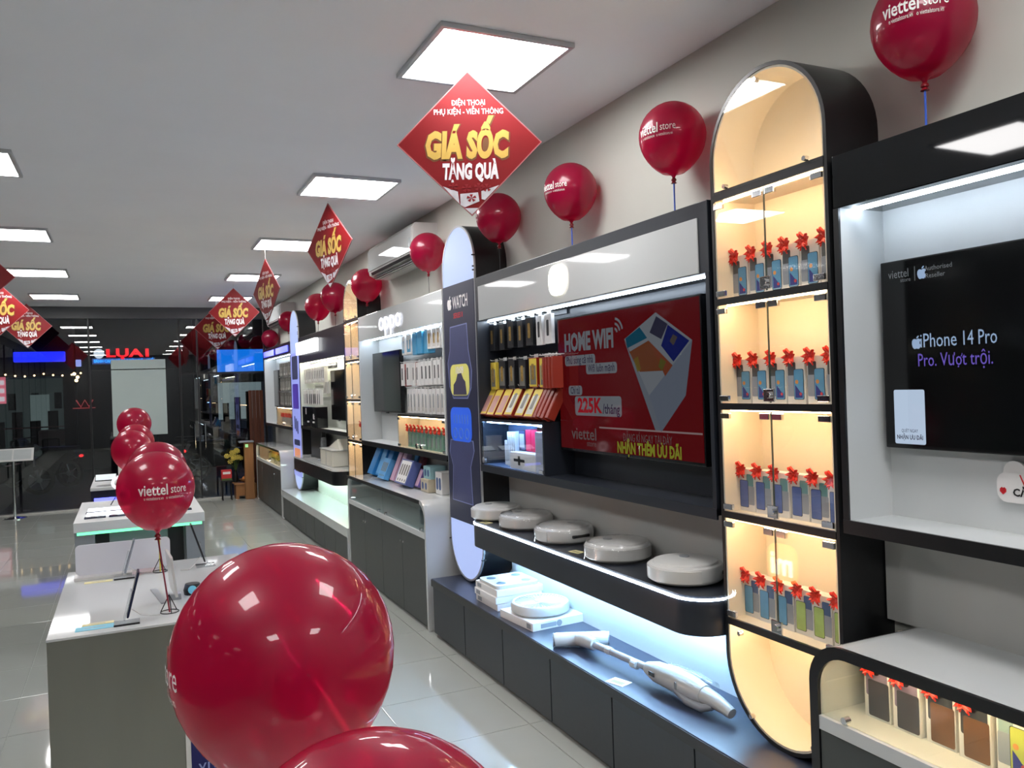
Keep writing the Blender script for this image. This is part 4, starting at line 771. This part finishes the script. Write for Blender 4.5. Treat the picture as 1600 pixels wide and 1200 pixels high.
lean_box(6.98, .10, .28, .045, 2.08, ZT, .40, PK1, PK1, 'tall dusty pink carton leaning in the middle of the counter'); lean_box(6.86, .10, .28, .045, 2.085, ZT, .40, PK1, PK1, 'second tall pink carton leaning beside the white slotted one')
lean_box(6.73, .10, .265, .04, 2.165, ZT, .33, BL1, BL2, 'tall teal blue carton leaning behind the white slotted one'); lean_box(6.60, .09, .265, .04, 2.165, ZT, .32, MRN, MRN, 'tall maroon carton leaning behind the white slotted one')
lean_box(6.58, .30, .21, .075, 2.03, ZT, .40, NV1, PAPER, 'white-faced carton with four picture slots and blue side leaning on the counter', slots=4)
lean_box(6.36, .08, .15, .05, 2.10, ZT, .40, mat('violet carton', S(120, 100, 170), .45, noise=(7, .1)), PK1, 'small violet carton beside the slotted carton')
def oval_box(x0, x1, y0, y1, z0, z1, m, label):
    t = thing('earphone_box', label, 'box', ((x0+x1)/2, (y0+y1)/2, z0)); B().box(x0, x1, y0, y1, z0, z1, .003).obj('carton', m, t)
    for a in (.3, .72): yc = y0+(y1-y0)*a; B().prism(rrect(yc-.02, yc+.02, z0+(z1-z0)*.2, z0+(z1-z0)*.75, .018), 'x', x0-.0015, x0).obj('oval_picture', BLUP, t)
oval_box(2.10, 2.25, 6.06, 6.24, ZT, ZT+.10, mat('beige carton', S(196, 184, 160), .5, noise=(8, .04)), 'beige earphone carton with two oval pictures at the near end of the counter')
oval_box(2.12, 2.25, 6.06, 6.22, ZT+.102, ZT+.20, mat('pale teal carton', S(150, 190, 196), .5, noise=(8, .06)), 'pale teal earphone carton stacked on the beige one')
oval_box(2.14, 2.26, 5.86, 6.0, ZT, ZT+.17, PAPER, 'upright white earphone carton against the wall by the watch tower')
# price easel against the white back panel
t = thing('price_easel', 'small pink price sign on a thin wire easel in the white unit', 'sign', (2.27, 6.95, 1.257))
B().box(2.266, 2.27, 6.87, 7.03, 1.40, 1.49).obj('sign', mat('pale pink card', S(222, 190, 196), .5, noise=(9, .05)), t); B().box(2.2645, 2.266, 6.90, 7.0, 1.43, 1.46).obj('printed_band', mat('heart red', S(200, 30, 40), .4), t)
for a in (-.03, .03): B().tube([(2.268, 6.95+a*.6, 1.41), (2.255, 6.95+a*1.5, 1.258)], .003, 5).obj('wire_leg', GPL, t)
# ---------------------------------------------------------------- things on the black floating shelf
t = thing('tower_speaker', 'slim grey tower speaker on a round foot on the black shelf', 'speaker', (2.15, 10.0, .915))
B().lathe([(0, 0), (.075, 0), (.075, .012), (.02, .018), (0, .018)], (2.15, 10.0, .916), 24).obj('foot', GPL, t, smooth=True); B().box(2.12, 2.18, 9.955, 10.045, .934, 1.19, .02).obj('grille', mat('mesh grey', S(112, 114, 116), .5, noise=(60, .3)), t)
t = thing('lidded_bin', 'cream storage bin with slanted open lid on the black shelf', 'bin', (2.14, 9.25, .915)); BIN = mat('cream bin plastic', S(222, 218, 204), .4, noise=(5, .02))
B().box(2.01, 2.28, 8.95, 9.55, .916, 1.09, .012).obj('bin', BIN, t); B().box(2.005, 2.283, 8.94, 9.56, 1.09, 1.10, .003).obj('rim', WPL, t); B().box(2.0085, 2.0105, 9.245, 9.255, .92, 1.085).obj('seam', GPL, t)
B().prism([(8.97, 1.10), (9.05, 1.215), (9.07, 1.21), (9.50, 1.105)], 'x', 2.10, 2.28).obj('lid', BIN, t); B().prism([(9.12, 1.18), (9.34, 1.128), (9.33, 1.124), (9.11, 1.176)], 'x', 2.15, 2.2).obj('slot', RUB, t)
t = thing('black_stand_sign', 'black sign box with white figures and icons under the pale hanging packs', 'sign', (2.1, 10.5, 1.307))
B().box(2.06, 2.19, 9.90, 10.80, 1.307, 1.56, .004).obj('sign_box', BLKG, t)
t9 = thing('black_block', 'plain black upright block under the black sign with white icons', 'block', (2.17, 10.42, .916)); B().box(2.15, 2.20, 10.10, 10.75, .916, 1.255, .004).obj('block', BLK, t9); B().box(2.14, 2.21, 10.09, 10.76, .9155, .93).obj('plinth', BLK, t9)
text('8', .11, WINK, t, (2.058, 10.55, 1.50), FX, bold=.003); text('0k', .09, WINK, t, (2.058, 10.08, 1.44), FX, bold=.003)
for yy in (10.42, 10.10): B().prism(rrect(yy-.05, yy+.05, 1.365, 1.385, .009), 'x', 2.056, 2.059).obj('lamp_icon', WINK, t)
t = thing('wall_letters', 'small black letters on the pale lining above the hanging packs', 'lettering', (2.29, 10.0, 2.05)); [B().box(2.292, 2.299, 9.80+.08*k, 9.86+.08*k, 2.03, 2.09).obj('letter_block', RUB, t) for k in range(6)]
# ---------------------------------------------------------------- balloons
def balloon_proto():
    t = thing('red_balloon', 'red balloon', 'balloon', (0, 0, 0)); R = .145
    prof = [(0, R)]
    for k in range(1, 17):
        a = PI/2-PI*k/18; r = R*math.cos(a); z = R*math.sin(a)*(1.0 if a > 0 else 1.06+.08*(-a)**2)
        prof.append((r, z))
    prof += [(.028, -.161), (.013, -.170), (.007, -.178), (.006, -.184)]
    B().lathe(prof, seg=40).obj('skin', BALL, t, smooth=True)
    B().lathe([(.006, -.182), (.011, -.188), (.012, -.194), (.007, -.198), (.013, -.206), (0, -.207)], seg=12).obj('knot', mat('knot rubber', S(120, 10, 24), .4, noise=(9, .1)), t, smooth=True)
    RS = .1468
    def wrap(me, zc):
        for v in me.vertices:
            lon = v.co.x/RS/max(.5, math.cos(zc/RS)); lat = (v.co.y+zc)/RS; k = (1.02 if lat < 0 else 1.0)
            v.co = (RS*math.cos(lat)*math.sin(lon), -RS*math.cos(lat)*math.cos(lon), RS*math.sin(lat)*k)
    me = textmesh('viettel', .058, bold=.0009, width=.108); [setattr(v.co, 'x', v.co.x-.042) for v in me.vertices]; wrap(me, .004); me.materials.append(WINK); link('lettering', me, t)
    me = textmesh('store', .046, width=.066); [setattr(v.co, 'x', v.co.x+.056) for v in me.vertices]; wrap(me, .004); me.materials.append(WINK); link('lettering', me, t)
    me = textmesh('ⓥ viettelstore.vn   ⓕ viettelstore.vn'.replace('ⓥ', 'o').replace('ⓕ', 'o'), .018, width=.15); wrap(me, -.026); me.materials.append(WINK); link('lettering', me, t)
    return t
bp = balloon_proto(); nb = [0]; KIDS[bp.name] = [(c, []) for c in kids(bp)]
STK = {c: mat(c+' stick', k, .35, noise=(20, .05)) for c, k in (('blue', S(40, 84, 190)), ('yellow', S(216, 200, 80)), ('red', S(130, 24, 40)), ('dark', S(40, 36, 44)))}
def balloon(x, y, z, rz, label, base, sc=1.0, col='blue', tripod=False, lean=0):
    o = bp if nb[0] == 0 else dup(bp, (0, 0, 0)); nb[0] += 1
    o.location = (x, y, z); o.rotation_euler = (0, 0, rz); o.scale = (sc, sc, sc); o['label'] = label
    b = B(); b.tube([(lean/sc, 0, (base-z)/sc), (0, 0, -.196)], .0035 if col != 'dark' else .0022, 6); st = b.obj('stick', STK[col]); st.parent = o
    if tripod:
        f = B(); h = (base-z)/sc
        for k in range(3): a = 2*PI*k/3+.5; f.tube([(lean, 0, h+.07), (lean+.035*math.cos(a), .035*math.sin(a), h+.002)], .002, 4)
        f.tube([(lean+.035*math.cos(2*PI*k/12), .035*math.sin(2*PI*k/12), h+.002) for k in range(13)], .002, 4); w = f.obj('wire_base', RUB); w.parent = o
    return o
HB = [(1.681, 2.803, -1.05, 1.0, 'red printed balloon on a blue stick above the black header', 'blue'), (2.921, 2.818, -1.15, 1.0, 'red printed balloon on a blue stick beside the near warm tower top', 'blue'),
      (3.829, 2.790, -1.25, .98, 'red printed balloon on a blue stick above the middle of the charcoal unit', 'blue'), (4.765, 2.836, -2.2, 1.0, 'red balloon above the charcoal unit next to the watch tower top', 'dark'),
      (6.123, 2.833, -2.4, .98, 'red balloon in front of the near end of the first air conditioner', 'dark'), (7.896, 2.790, -2.0, 1.05, 'red balloon at the far end of the first air conditioner', 'dark'),
      (9.249, 2.820, 2.6, 1.08, 'red balloon just past the far warm tower above the black header', 'dark'), (10.162, 2.80, 2.4, 1.08, 'red balloon above the black header with the box sign', 'dark'),
      (12.30, 2.80, 2.2, .95, 'red balloon behind the purple phone tower top', 'dark'), (14.0, 2.655, 2.2, .95, 'red balloon under the far air conditioner', 'dark')]
for y, z, r, s, lab, c in HB: balloon(2.185 if s <= 1 else 2.17, y, z, r, lab, 2.467, s, c)
balloon(.18, 1.124, 1.418, -1.80, 'biggest-looking red balloon floating over the walkway in front of the steel counter', .9, 1.0, 'red', True)
balloon(.185, .716, 1.311, 2.0, 'red balloon directly below and before the one over the walkway', .9, 1.0, 'red', True)
balloon(.096, 3.561, 1.401, .18, 'red balloon with readable white print above the steel counter', .9, 1.0, 'red', True, .035)
balloon(.125, 4.41, 1.399, .3, 'red balloon just behind the printed one above the steel counter', .9, .97, 'yellow', True)
balloon(.026, 6.84, 1.368, 2.0, 'red balloon above the white table with the green light strip', .9, 1.0, 'dark', True); balloon(.058, 7.5, 1.392, 2.2, 'red balloon second above the white table with green strip', .9, 1.0, 'dark', True); balloon(.063, 8.9, 1.50, 2.2, 'red balloon above the navy-fronted table', .9, 1.08, 'dark', True)
# ---------------------------------------------------------------- hanging diamond signs
def sign_proto():
    t = thing('hanging_sign', 'red diamond sign', 'hanging sign', (0, 0, 0)); h = .325
    B().prism([(0, -h), (h, 0), (0, h), (-h, 0)], 'y', -.003, .003).obj('board', SRED, t)
    B().ring([(0, -h), (h, 0), (0, h), (-h, 0)], [(0, -h+.006), (h-.006, 0), (0, h-.006), (-h+.006, 0)], 'y', -.0036, .0036).obj('pale_edge', mat('sign edge', S(176, 110, 112), .5), t)
    for s, z, sz, w, m, bo, sh in (('ĐIỆN THOẠI', .182, .034, .150, SHW, .0004, 0), ('PHỤ KIỆN - VIỄN THÔNG', .142, .034, .310, SHW, .0004, 0)): text(s, sz, m, t, (0, -.004, z), FY, bold=bo, width=w)
    text('GIÁ SỐC', .158, mat('gold shadow print', S(104, 62, 24), .5), t, (-.010, -.0038, -.016), FY, bold=.014, width=.388, shear=.12); text('GIÁ SỐC', .158, GOLD, t, (-.010, -.0046, -.012), FY, bold=.009, width=.375, shear=.12)
    text('TẶNG QUÀ', .094, SHW, t, (0, -.004, -.128), FY, bold=.005, width=.25, shear=.1)
    g = B()
    for P in ([(-.125, -.19), (-.06, -.215), (-.055, -.268), (-.085, -.235)], [(-.05, -.225), (.03, -.22), (.035, -.26), (-.03, -.285), (-.05, -.275)], [(.045, -.215), (.125, -.19), (.06, -.255), (.045, -.25)], [(-.03, -.29), (.03, -.29), (0, -.318)]): g.prism(P, 'y', -.0042, -.0032)
    g.obj('gift_pictures', mat('gift print', S(206, 204, 210), .5, noise=(30, .1)), t)
    r = B()
    for x, z in ((-.08, -.19), (.0, -.245), (.07, -.20), (-.02, -.20), (.035, -.195)):
        for k in range(5): a = 2*PI*k/5; r.prism([(x, z), (x+.022*math.cos(a), z+.018*math.sin(a)), (x+.022*math.cos(a+.7), z+.018*math.sin(a+.7))], 'y', -.0050, -.0043)
    r.obj('ribbon_pictures', mat('dark red print', S(140, 14, 24), .4), t)
    return t
sp0 = sign_proto(); first = True; KIDS[sp0.name] = [(c, []) for c in kids(sp0)]
for (x, y, z, rz, lab, ln) in ((1.43, 3.40, 2.848, -.40, 'red diamond sign, the largest-looking, hanging against the first ceiling light', CZ-3.17), (1.45, 6.30, 2.875, -1.25, 'red diamond sign turned nearly edge-on, hanging before the first air conditioner', .03), (1.30, 8.45, 2.77, -1.32, 'narrow orange-glinting turned red diamond sign, hanging before the far air conditioner', .1),
                               (1.342, 11.495, 2.843, -.15, 'red diamond sign just before the last one, row along the display wall', .03), (1.259, 12.961, 2.749, -.18, 'red diamond sign nearest the glass front in the row along the display wall', .1),
                               (-1.10, 7.65, 2.76, .1, 'red diamond sign cut by the edge, first in the walkway row', .03), (-1.29, 10.794, 2.80, .25, 'red diamond sign second in the walkway row', .1), (-1.282, 13.9, 2.856, .2, 'red diamond sign nearest the glass front in the walkway row', .03)):
    o = sp0 if first else dup(sp0, (0, 0, 0)); first = False; o.location = (x, y, z); o.rotation_euler = (0, 0, rz); o['label'] = lab; o['group'] = 'hanging red diamond signs'
    s = B().tube([(0, 0, .315), (0, 0, CZ-z)], .0012, 4).obj('string', WPL); s.parent = o
# ---------------------------------------------------------------- tables and their phones
t = thing('steel_counter', 'steel-fronted demo counter with white top and navy poster', 'counter', (.1, 4.03, 0)); X0, X1, Y0, Y1 = -.29, .52, 3.40, 4.66
B().box(X0, X1, Y0, Y1, .890, .90, .002).obj('top', WLAM, t); B().box(X0+.002, X1-.002, Y0+.002, Y1-.002, 0, .890).obj('carcass', STEEL, t)
po = B().box(.165, .50, Y0-.004, Y0+.001, .05, .66).obj('poster', mat('white poster edge', S(214, 214, 210), .5, noise=(9, .02)), t); B().box(.183, .49, Y0-.0052, Y0-.0035, .06, .65).obj('poster_field', NAVY, po); text('vivo', .06, mat('poster print', S(150, 160, 210), .5), po, (.262, Y0-.006, .335), FY, width=.11); text('Y', .05, mat('poster print', S(150, 160, 210), .5), po, (.37, Y0-.006, .345), FY)
ob = B().prism(rrect(3.81, 4.05, .466, .706, .07, 6), 'x', X1-.002, X1+.02).obj('orange_emblem', em('orange lit emblem', (1, .30, .03), 7.0), t)
text('mi', .20, em('white lit print', (1, .95, .9), 9.0), ob, (X1+.0212, 3.93, .58), FXP, bold=.006, name='emblem_letters')
def phone_stand(x, y, z, rz, ph, label, tiltx=.28, w=.075, h=.16):
    t = thing('display_phone', label, 'phone', (0, 0, 0)); 
    B().box(-.045, .045, -.035, .035, 0, .006, .001).obj('stand_base', ACRY, t); B().box(-.045, .045, -.037, -.034, 0, .007).obj('base_edge', RUB, t)
    M = Matrix.Translation((0, .0, .015)) @ Matrix.Rotation(tiltx, 4, 'Y')
    B().box(-.012, -.006, -.03, .03, 0, .11).xf(M).obj('stand_back', ACRY, t); p = B().box(-.004, .004, -w/2, w/2, .012, .012+h, .003).xf(M).obj('phone_body', ph, t); B().box(.004, .0046, -w/2+.004, w/2-.004, .016, .008+h).xf(M).obj('phone_screen', TVB, p)
    B().tube([(.02, 0, .05), (.05, .02, .02), (.08, .06, .003), (.12, .05, .003)], .002, 5).obj('cable', WPL, t)
    t.location = (x, y, z); t.rotation_euler = (0, 0, rz)
DPH = mat('dark blue phone', S(36, 42, 66), .25, noise=(9, .1)); SPH = mat('silver phone', S(150, 156, 166), .2, metal=.5, noise=(9, .05))
phone_stand(-.025, 3.485, .90, 0, DPH, 'dark phone leaning on a clear stand at the near end of the steel counter', .25, .075, .175); phone_stand(-.035, 4.36, .90, 0, SPH, 'silver phone leaning on a clear stand before the white sheet'); phone_stand(.335, 4.42, .90, PI, RUB, 'black phone leaning the other way at the far side of the steel counter', .30, .08, .20)
t = thing('demo_tablet', 'glowing-edged tablet leaning on a metal clip on the steel counter', 'tablet', (.15, 3.85, .90))
M = Matrix.Translation((.16, 3.80, .925)) @ Matrix.Rotation(-.10, 4, 'Y') @ Matrix.Rotation(.05, 4, 'Z')
B().prism(rrect(-.12, .12, 0, .17, .012), 'x', -.006, .004).xf(M).obj('body', WPL, t); B().prism(rrect(-.112, .112, .008, .162, .008), 'x', .004, .0048).xf(M).obj('screen', em('tablet screen', (.45, .62, 1), .8), t); B().box(.13, .185, 3.76, 3.80, .90, .925, .003).obj('clip', GPL, t)
t = thing('white_sheet', 'rounded white acrylic sheet standing across the far end of the steel counter', 'sign', (-.03, 4.5, .90)); B().prism(rrect(-.245, .175, .915, 1.06, .02), 'y', 4.46, 4.468).obj('sheet', mat('white acrylic', S(214, 216, 226), .25, noise=(4, .01)), t); B().box(-.25, .0, 4.40, 4.50, .90, .915, .002).obj('foot', WPL, t)
def tag_strip(x0, x1, y0, y1, m, label, name='price_strip'):
    t = thing(name, label, 'price tag', ((x0+x1)/2, (y0+y1)/2, .90)); B().box(x0, x1, y0, y1, .90, .9015).obj('strip', m, t); B().box(x0+.03, x1-.03, (y0+y1)/2-.003, (y0+y1)/2+.003, .9015, .9018).obj('printed_line', GPL, t)
tag_strip(-.18, -.07, 3.525, 3.555, PCARD, 'yellow price strip beside the near phone stand'); tag_strip(-.20, -.068, 3.455, 3.515, CYN, 'light blue price strip at the front edge of the steel counter'); tag_strip(-.205, -.085, 4.32, 4.36, PCARD, 'yellow price strip before the white sheet')
t = thing('camera_lens_toy', 'small dark blue puck with cable on the steel counter', 'gadget', (.25, 3.80, .90)); B().lathe([(0, 0), (.035, 0), (.038, .02), (.03, .045), (0, .047)], (.235, 3.84, .90), 16).obj('body', RUB, t, smooth=True); B().lathe([(0, -.003), (.018, -.003), (.018, 0), (0, 0)], (.232, 3.803, .925), 12, 'y').obj('lens', CYN, t); B().tube([(.26, 3.84, .91), (.33, 3.86, .904), (.36, 3.72, .904), (.29, 3.62, .904)], .004, 6).obj('cable', WPL, t)
t = thing('small_mirror', 'narrow grey-edged tag lying before the glowing tablet', 'tag', (.09, 3.9, .90)); B().prism([(.07, 4.02), (.10, 4.02), (.125, 3.73), (.105, 3.72)], 'z', .90, .904).obj('plate', GPL, t)
# white table with the green strip
t = thing('demo_table', 'white demo table with glowing green strip under its edge', 'table', (.07, 7.1, 0)); X0, X1, Y0, Y1 = -.36, .495, 6.45, 7.70
B().box(X0, X1, Y0, Y1, .832, .90, .003).obj('top', WMAT, t); B().box(X0+.02, X1-.02, Y0+.006, Y0+.022, .812, .832).obj('green_strip', LEDG, t)
GC = mat('mid grey carcass', S(128, 132, 136), .4, noise=(9, .03))
for a, b in ((X0+.005, X0+.13), (X1-.13, X1-.005)): B().box(a, b, Y0+.01, Y1-.01, 0, .832).obj('leg_panel', GC, t)
B().box(X0+.13, X1-.13, Y0+.10, Y1-.1, .10, .832).obj('carcass', GC, t)
for a, b, z0 in ((-.225, -.14, .3), (.245, .35, .1)): B().box(a, b, Y0+.09, Y0+.101, z0, .81).obj('dark_niche', RUB, t)
for k in range(4):
    for s in (0, 1):
        x = -.30+.42*s+.16*(k % 2); y = 6.62+.28*(k//2); t = thing('tabletop_phone', '%s slim phone of the %s, lying flat on the white table' % (ORD[k], ('walkway side', 'display-wall side')[s]), 'phone', (x, y, .90), 0, 'phones lying on the white table'); B().box(x, x+.14, y, y+.07, .90, .909, .002).obj('body', DPH, t); B().box(x+.004, x+.136, y+.004, y+.066, .909, .9096).obj('screen', TVB, t)
t = thing('light_slab', 'bright white light slab lying on the white demo table', 'light', (-.1, 6.9, .90))
for k in range(2): B().box(-.29, .0, 6.73+.26*k, 6.85+.26*k, .90, .915).obj('lit_bar', em('white slab light', (.8, .86, 1), 2.4), t)
def ring_pair(x, y):
    t = thing('ring_lights', 'pair of small white ring lamps on wire legs on the white table', 'lamp', (x, y, .90)); RW = em('white ring', (.9, .93, 1), .5)
    for k in range(2): B().ring([(x+.035*k+.052*math.cos(a*PI/10), 1.075-.10*k+.052*math.sin(a*PI/10)) for a in range(20)], [(x+.035*k+.030*math.cos(a*PI/10), 1.075-.10*k+.030*math.sin(a*PI/10)) for a in range(20)], 'y', y-.006, y+.006).obj('ring', RW, t)
    B().tube([(x-.06, y, .90), (x, y, 1.0), (x+.03, y, .93), (x+.09, y, 1.02)], .004, 5).obj('wire_leg', RUB, t); B().tube([(x+.03, y, .93), (x+.02, y, .90)], .004, 5).obj('wire_leg', RUB, t)
ring_pair(-.08, 7.35)
# navy-fronted table
t = thing('navy_table', 'navy-fronted demo table with screens behind the white table', 'table', (.08, 9.5, 0)); B().box(-.34, .5, 8.85, 10.1, .87, .90, .003).obj('top', WMAT, t); B().box(-.335, .495, 8.86, 10.09, 0, .87).obj('carcass', mat('deep navy laminate', S(24, 26, 44), .3, noise=(9, .1)), t); B().box(-.31, -.10, 8.85, 8.86, .74, .80).obj('blue_light', BLUE, t)
for k in range(3):
    t = thing('angled_tablet', '%s tablet propped on the navy-fronted table counting toward the display wall' % ORD[k], 'tablet', (-.2+.2*k, 9.0, .90), 0, 'tablets on the navy table'); M = Matrix.Translation((-.30+.22*k, 8.95+.1*k, .952)) @ Matrix.Rotation(.35, 4, 'X')
    B().box(0, .19, 0, .14, 0, .008, .002).xf(M).obj('body', RUB, t); B().box(.006, .184, .006, .134, .008, .009).xf(M).obj('screen', em('teal tablet screen', (.3, .5, .55), .45), t); B().box(.02, .17, .11, .13, -.05, 0).xf(M).obj('prop', GPL, t)
t = thing('white_pillar_box', 'white block standing on the navy-fronted table', 'box', (0, 9.6, .90)); B().box(-.10, .06, 9.5, 9.64, .90, 1.10, .004).obj('block', WPL, t); B().box(-.105, .065, 9.495, 9.645, 1.10, 1.11).obj('lid', WPL, t)
# counter under the nearest balloons (below the frame)
t = thing('near_counter', 'white-topped counter carrying the two nearest balloons', 'counter', (.1, .75, 0)); B().box(-.29, .52, .35, 1.4, .872, .90, .003).obj('top', WLAM, t); B().box(-.285, .515, .355, 1.395, 0, .872).obj('carcass', STEEL, t)
# ---------------------------------------------------------------- by the glass front
t = thing('menu_stand', 'white sloping notice board on a steel pole by the glass front', 'stand', (-1.56, 14.3, 0)); B().tube([(-1.56, 14.3, .02), (-1.56, 14.3, .93)], .022, 12).obj('pole', CHROME, t, smooth=True); B().lathe([(0, 0), (.16, 0), (.16, .012), (.03, .03), (0, .03)], (-1.56, 14.3, 0), 24).obj('foot', CHROME, t)
M = Matrix.Translation((-1.56, 14.3, .94)) @ Matrix.Rotation(.75, 4, 'X'); B().box(-.27, .27, -.12, .14, 0, .012, .003).xf(M).obj('board', WPL, t)
for k in range(2): B().box(-.24+.25*k, -.01+.25*k, -.09, .11, .012, .014).xf(M).obj('sheet', mat('grey sheet', S(176, 182, 182), .5, noise=(9, .04)), t)
t = thing('altar_box', 'low carved wooden altar box on the floor by the glass front', 'altar', (1.76, 14.42, 0)); B().box(1.60, 1.93, 14.30, 14.56, .05, .24, .004).obj('box', WOOD, t)
for a in (1.60, 1.88): B().prism([(a, 0), (a+.05, 0), (a+.05, .05), (a, .05)], 'y', 14.30, 14.56).obj('foot', WOOD, t)
B().box(1.57, 1.90, 14.28, 14.58, .24, .26, .004).obj('top', WOOD, t)
t = thing('wood_pillar', 'honey wood pedestal pillar with slate top beside the altar box', 'pedestal', (1.86, 14.2, 0)); B().box(1.74, 1.885, 14.18, 14.28, 0, .94, .004).obj('shaft', WOOD, t); B().box(1.66, 1.89, 14.14, 14.32, .94, .965, .004).obj('top', GPL, t); B().box(1.755, 1.80, 14.175, 14.18, .86, .91).obj('green_lamp', em('green lamp', (.05, .6, .08), .8), t)
t = thing('wood_panel', 'dark copper-brown wooden panel leaning by the glass front', 'panel', (1.95, 14.4, .965)); BR = mat('copper brown wood', S(84, 44, 26), .3, noise=(4, .4, (6, 6, .3)))
for k in range(4): B().box(1.89+.06*k, 1.945+.06*k, 14.60, 14.62, 0, 1.80).obj('slat', BR, t)
t = thing('fruit_bowl', 'wooden bowl on the altar box', 'bowl', (1.78, 14.4, .26)); B().lathe([(.03, 0), (.08, .012), (.12, .04), (.128, .06), (.12, .06), (.075, .02), (0, .015)], (1.80, 14.42, .261), 20).obj('bowl', WOOD, t, smooth=True)
ORG = mat('orange fruit', S(214, 128, 50), .45, noise=(9, .15))
for k, (x, y, z) in enumerate(((1.755, 14.39, .325), (1.85, 14.38, .325), (1.80, 14.465, .325), (1.80, 14.415, .40))):
    t = thing('orange_fruit', ('orange in the altar bowl beside the snack carton', 'orange in the altar bowl beside the pillar', 'orange in the altar bowl at the back', 'orange on top of the altar bowl heap')[k], 'fruit', (x, y, z), 0, 'fruit in the altar bowl'); B().sph((x, y, z), .045, 12).obj('flesh', ORG, t, smooth=True); B().lathe([(0, .044), (.006, .045), (0, .048)], (x, y, z), 6).obj('stem', mat('leaf green', S(70, 96, 40), .5), t)
t = thing('snack_carton', 'red snack carton with white letters beside the altar box', 'box', (1.46, 14.35, .33)); B().box(1.38, 1.54, 14.28, 14.40, .33, .50, .003).obj('carton', mat('snack red', S(190, 40, 46), .45, noise=(9, .08)), t); B().box(1.40, 1.52, 14.2785, 14.2805, .43, .47).obj('white_band', WINK, t); B().box(1.38, 1.54, 14.279, 14.281, .33, .36).obj('green_band', mat('leaf green', S(70, 96, 40), .5), t)
t = thing('small_stool', 'low dark stool carrying the red snack carton', 'stool', (1.46, 14.34, 0)); B().box(1.37, 1.55, 14.26, 14.42, .31, .33, .003).obj('seat', RUB, t)
for a in (1.39, 1.53):
    for b in (14.28, 14.40): B().tube([(a, b, 0), (a, b, .31)], .01, 6).obj('leg', RUB, t)
t = thing('flower_vase', 'vase of yellow chrysanthemums behind the altar box', 'flowers', (1.62, 14.5, .26)); B().lathe([(.03, 0), (.045, .06), (.035, .14), (.022, .18), (.03, .22)], (1.625, 14.53, .262), 16).obj('vase', RUB, t, smooth=True)
FL = mat('yellow petals', S(206, 186, 80), .5, noise=(30, .25)); LF = mat('leaf green', S(70, 96, 40), .5)
for k in range(16):
    a = random.uniform(0, 2*PI); r = random.uniform(.02, .15); z = .72+random.uniform(-.12, .12); x, y = 1.60+r*math.cos(a), 14.5+.6*r*math.sin(a)
    s = B().tube([(1.63, 14.5, .46), (x, y, z)], .004, 4).obj('stem', LF, t); f = B()
    for q in range(7): b = 2*PI*q/7; f.prism([(x, z), (x+.045*math.cos(b), z+.04*math.sin(b)), (x+.045*math.cos(b+.6), z+.04*math.sin(b+.6))], 'y', y-.02-.004*q, y-.016-.004*q)
    f.obj('bloom', FL, s)
bpy.context.view_layer.update()
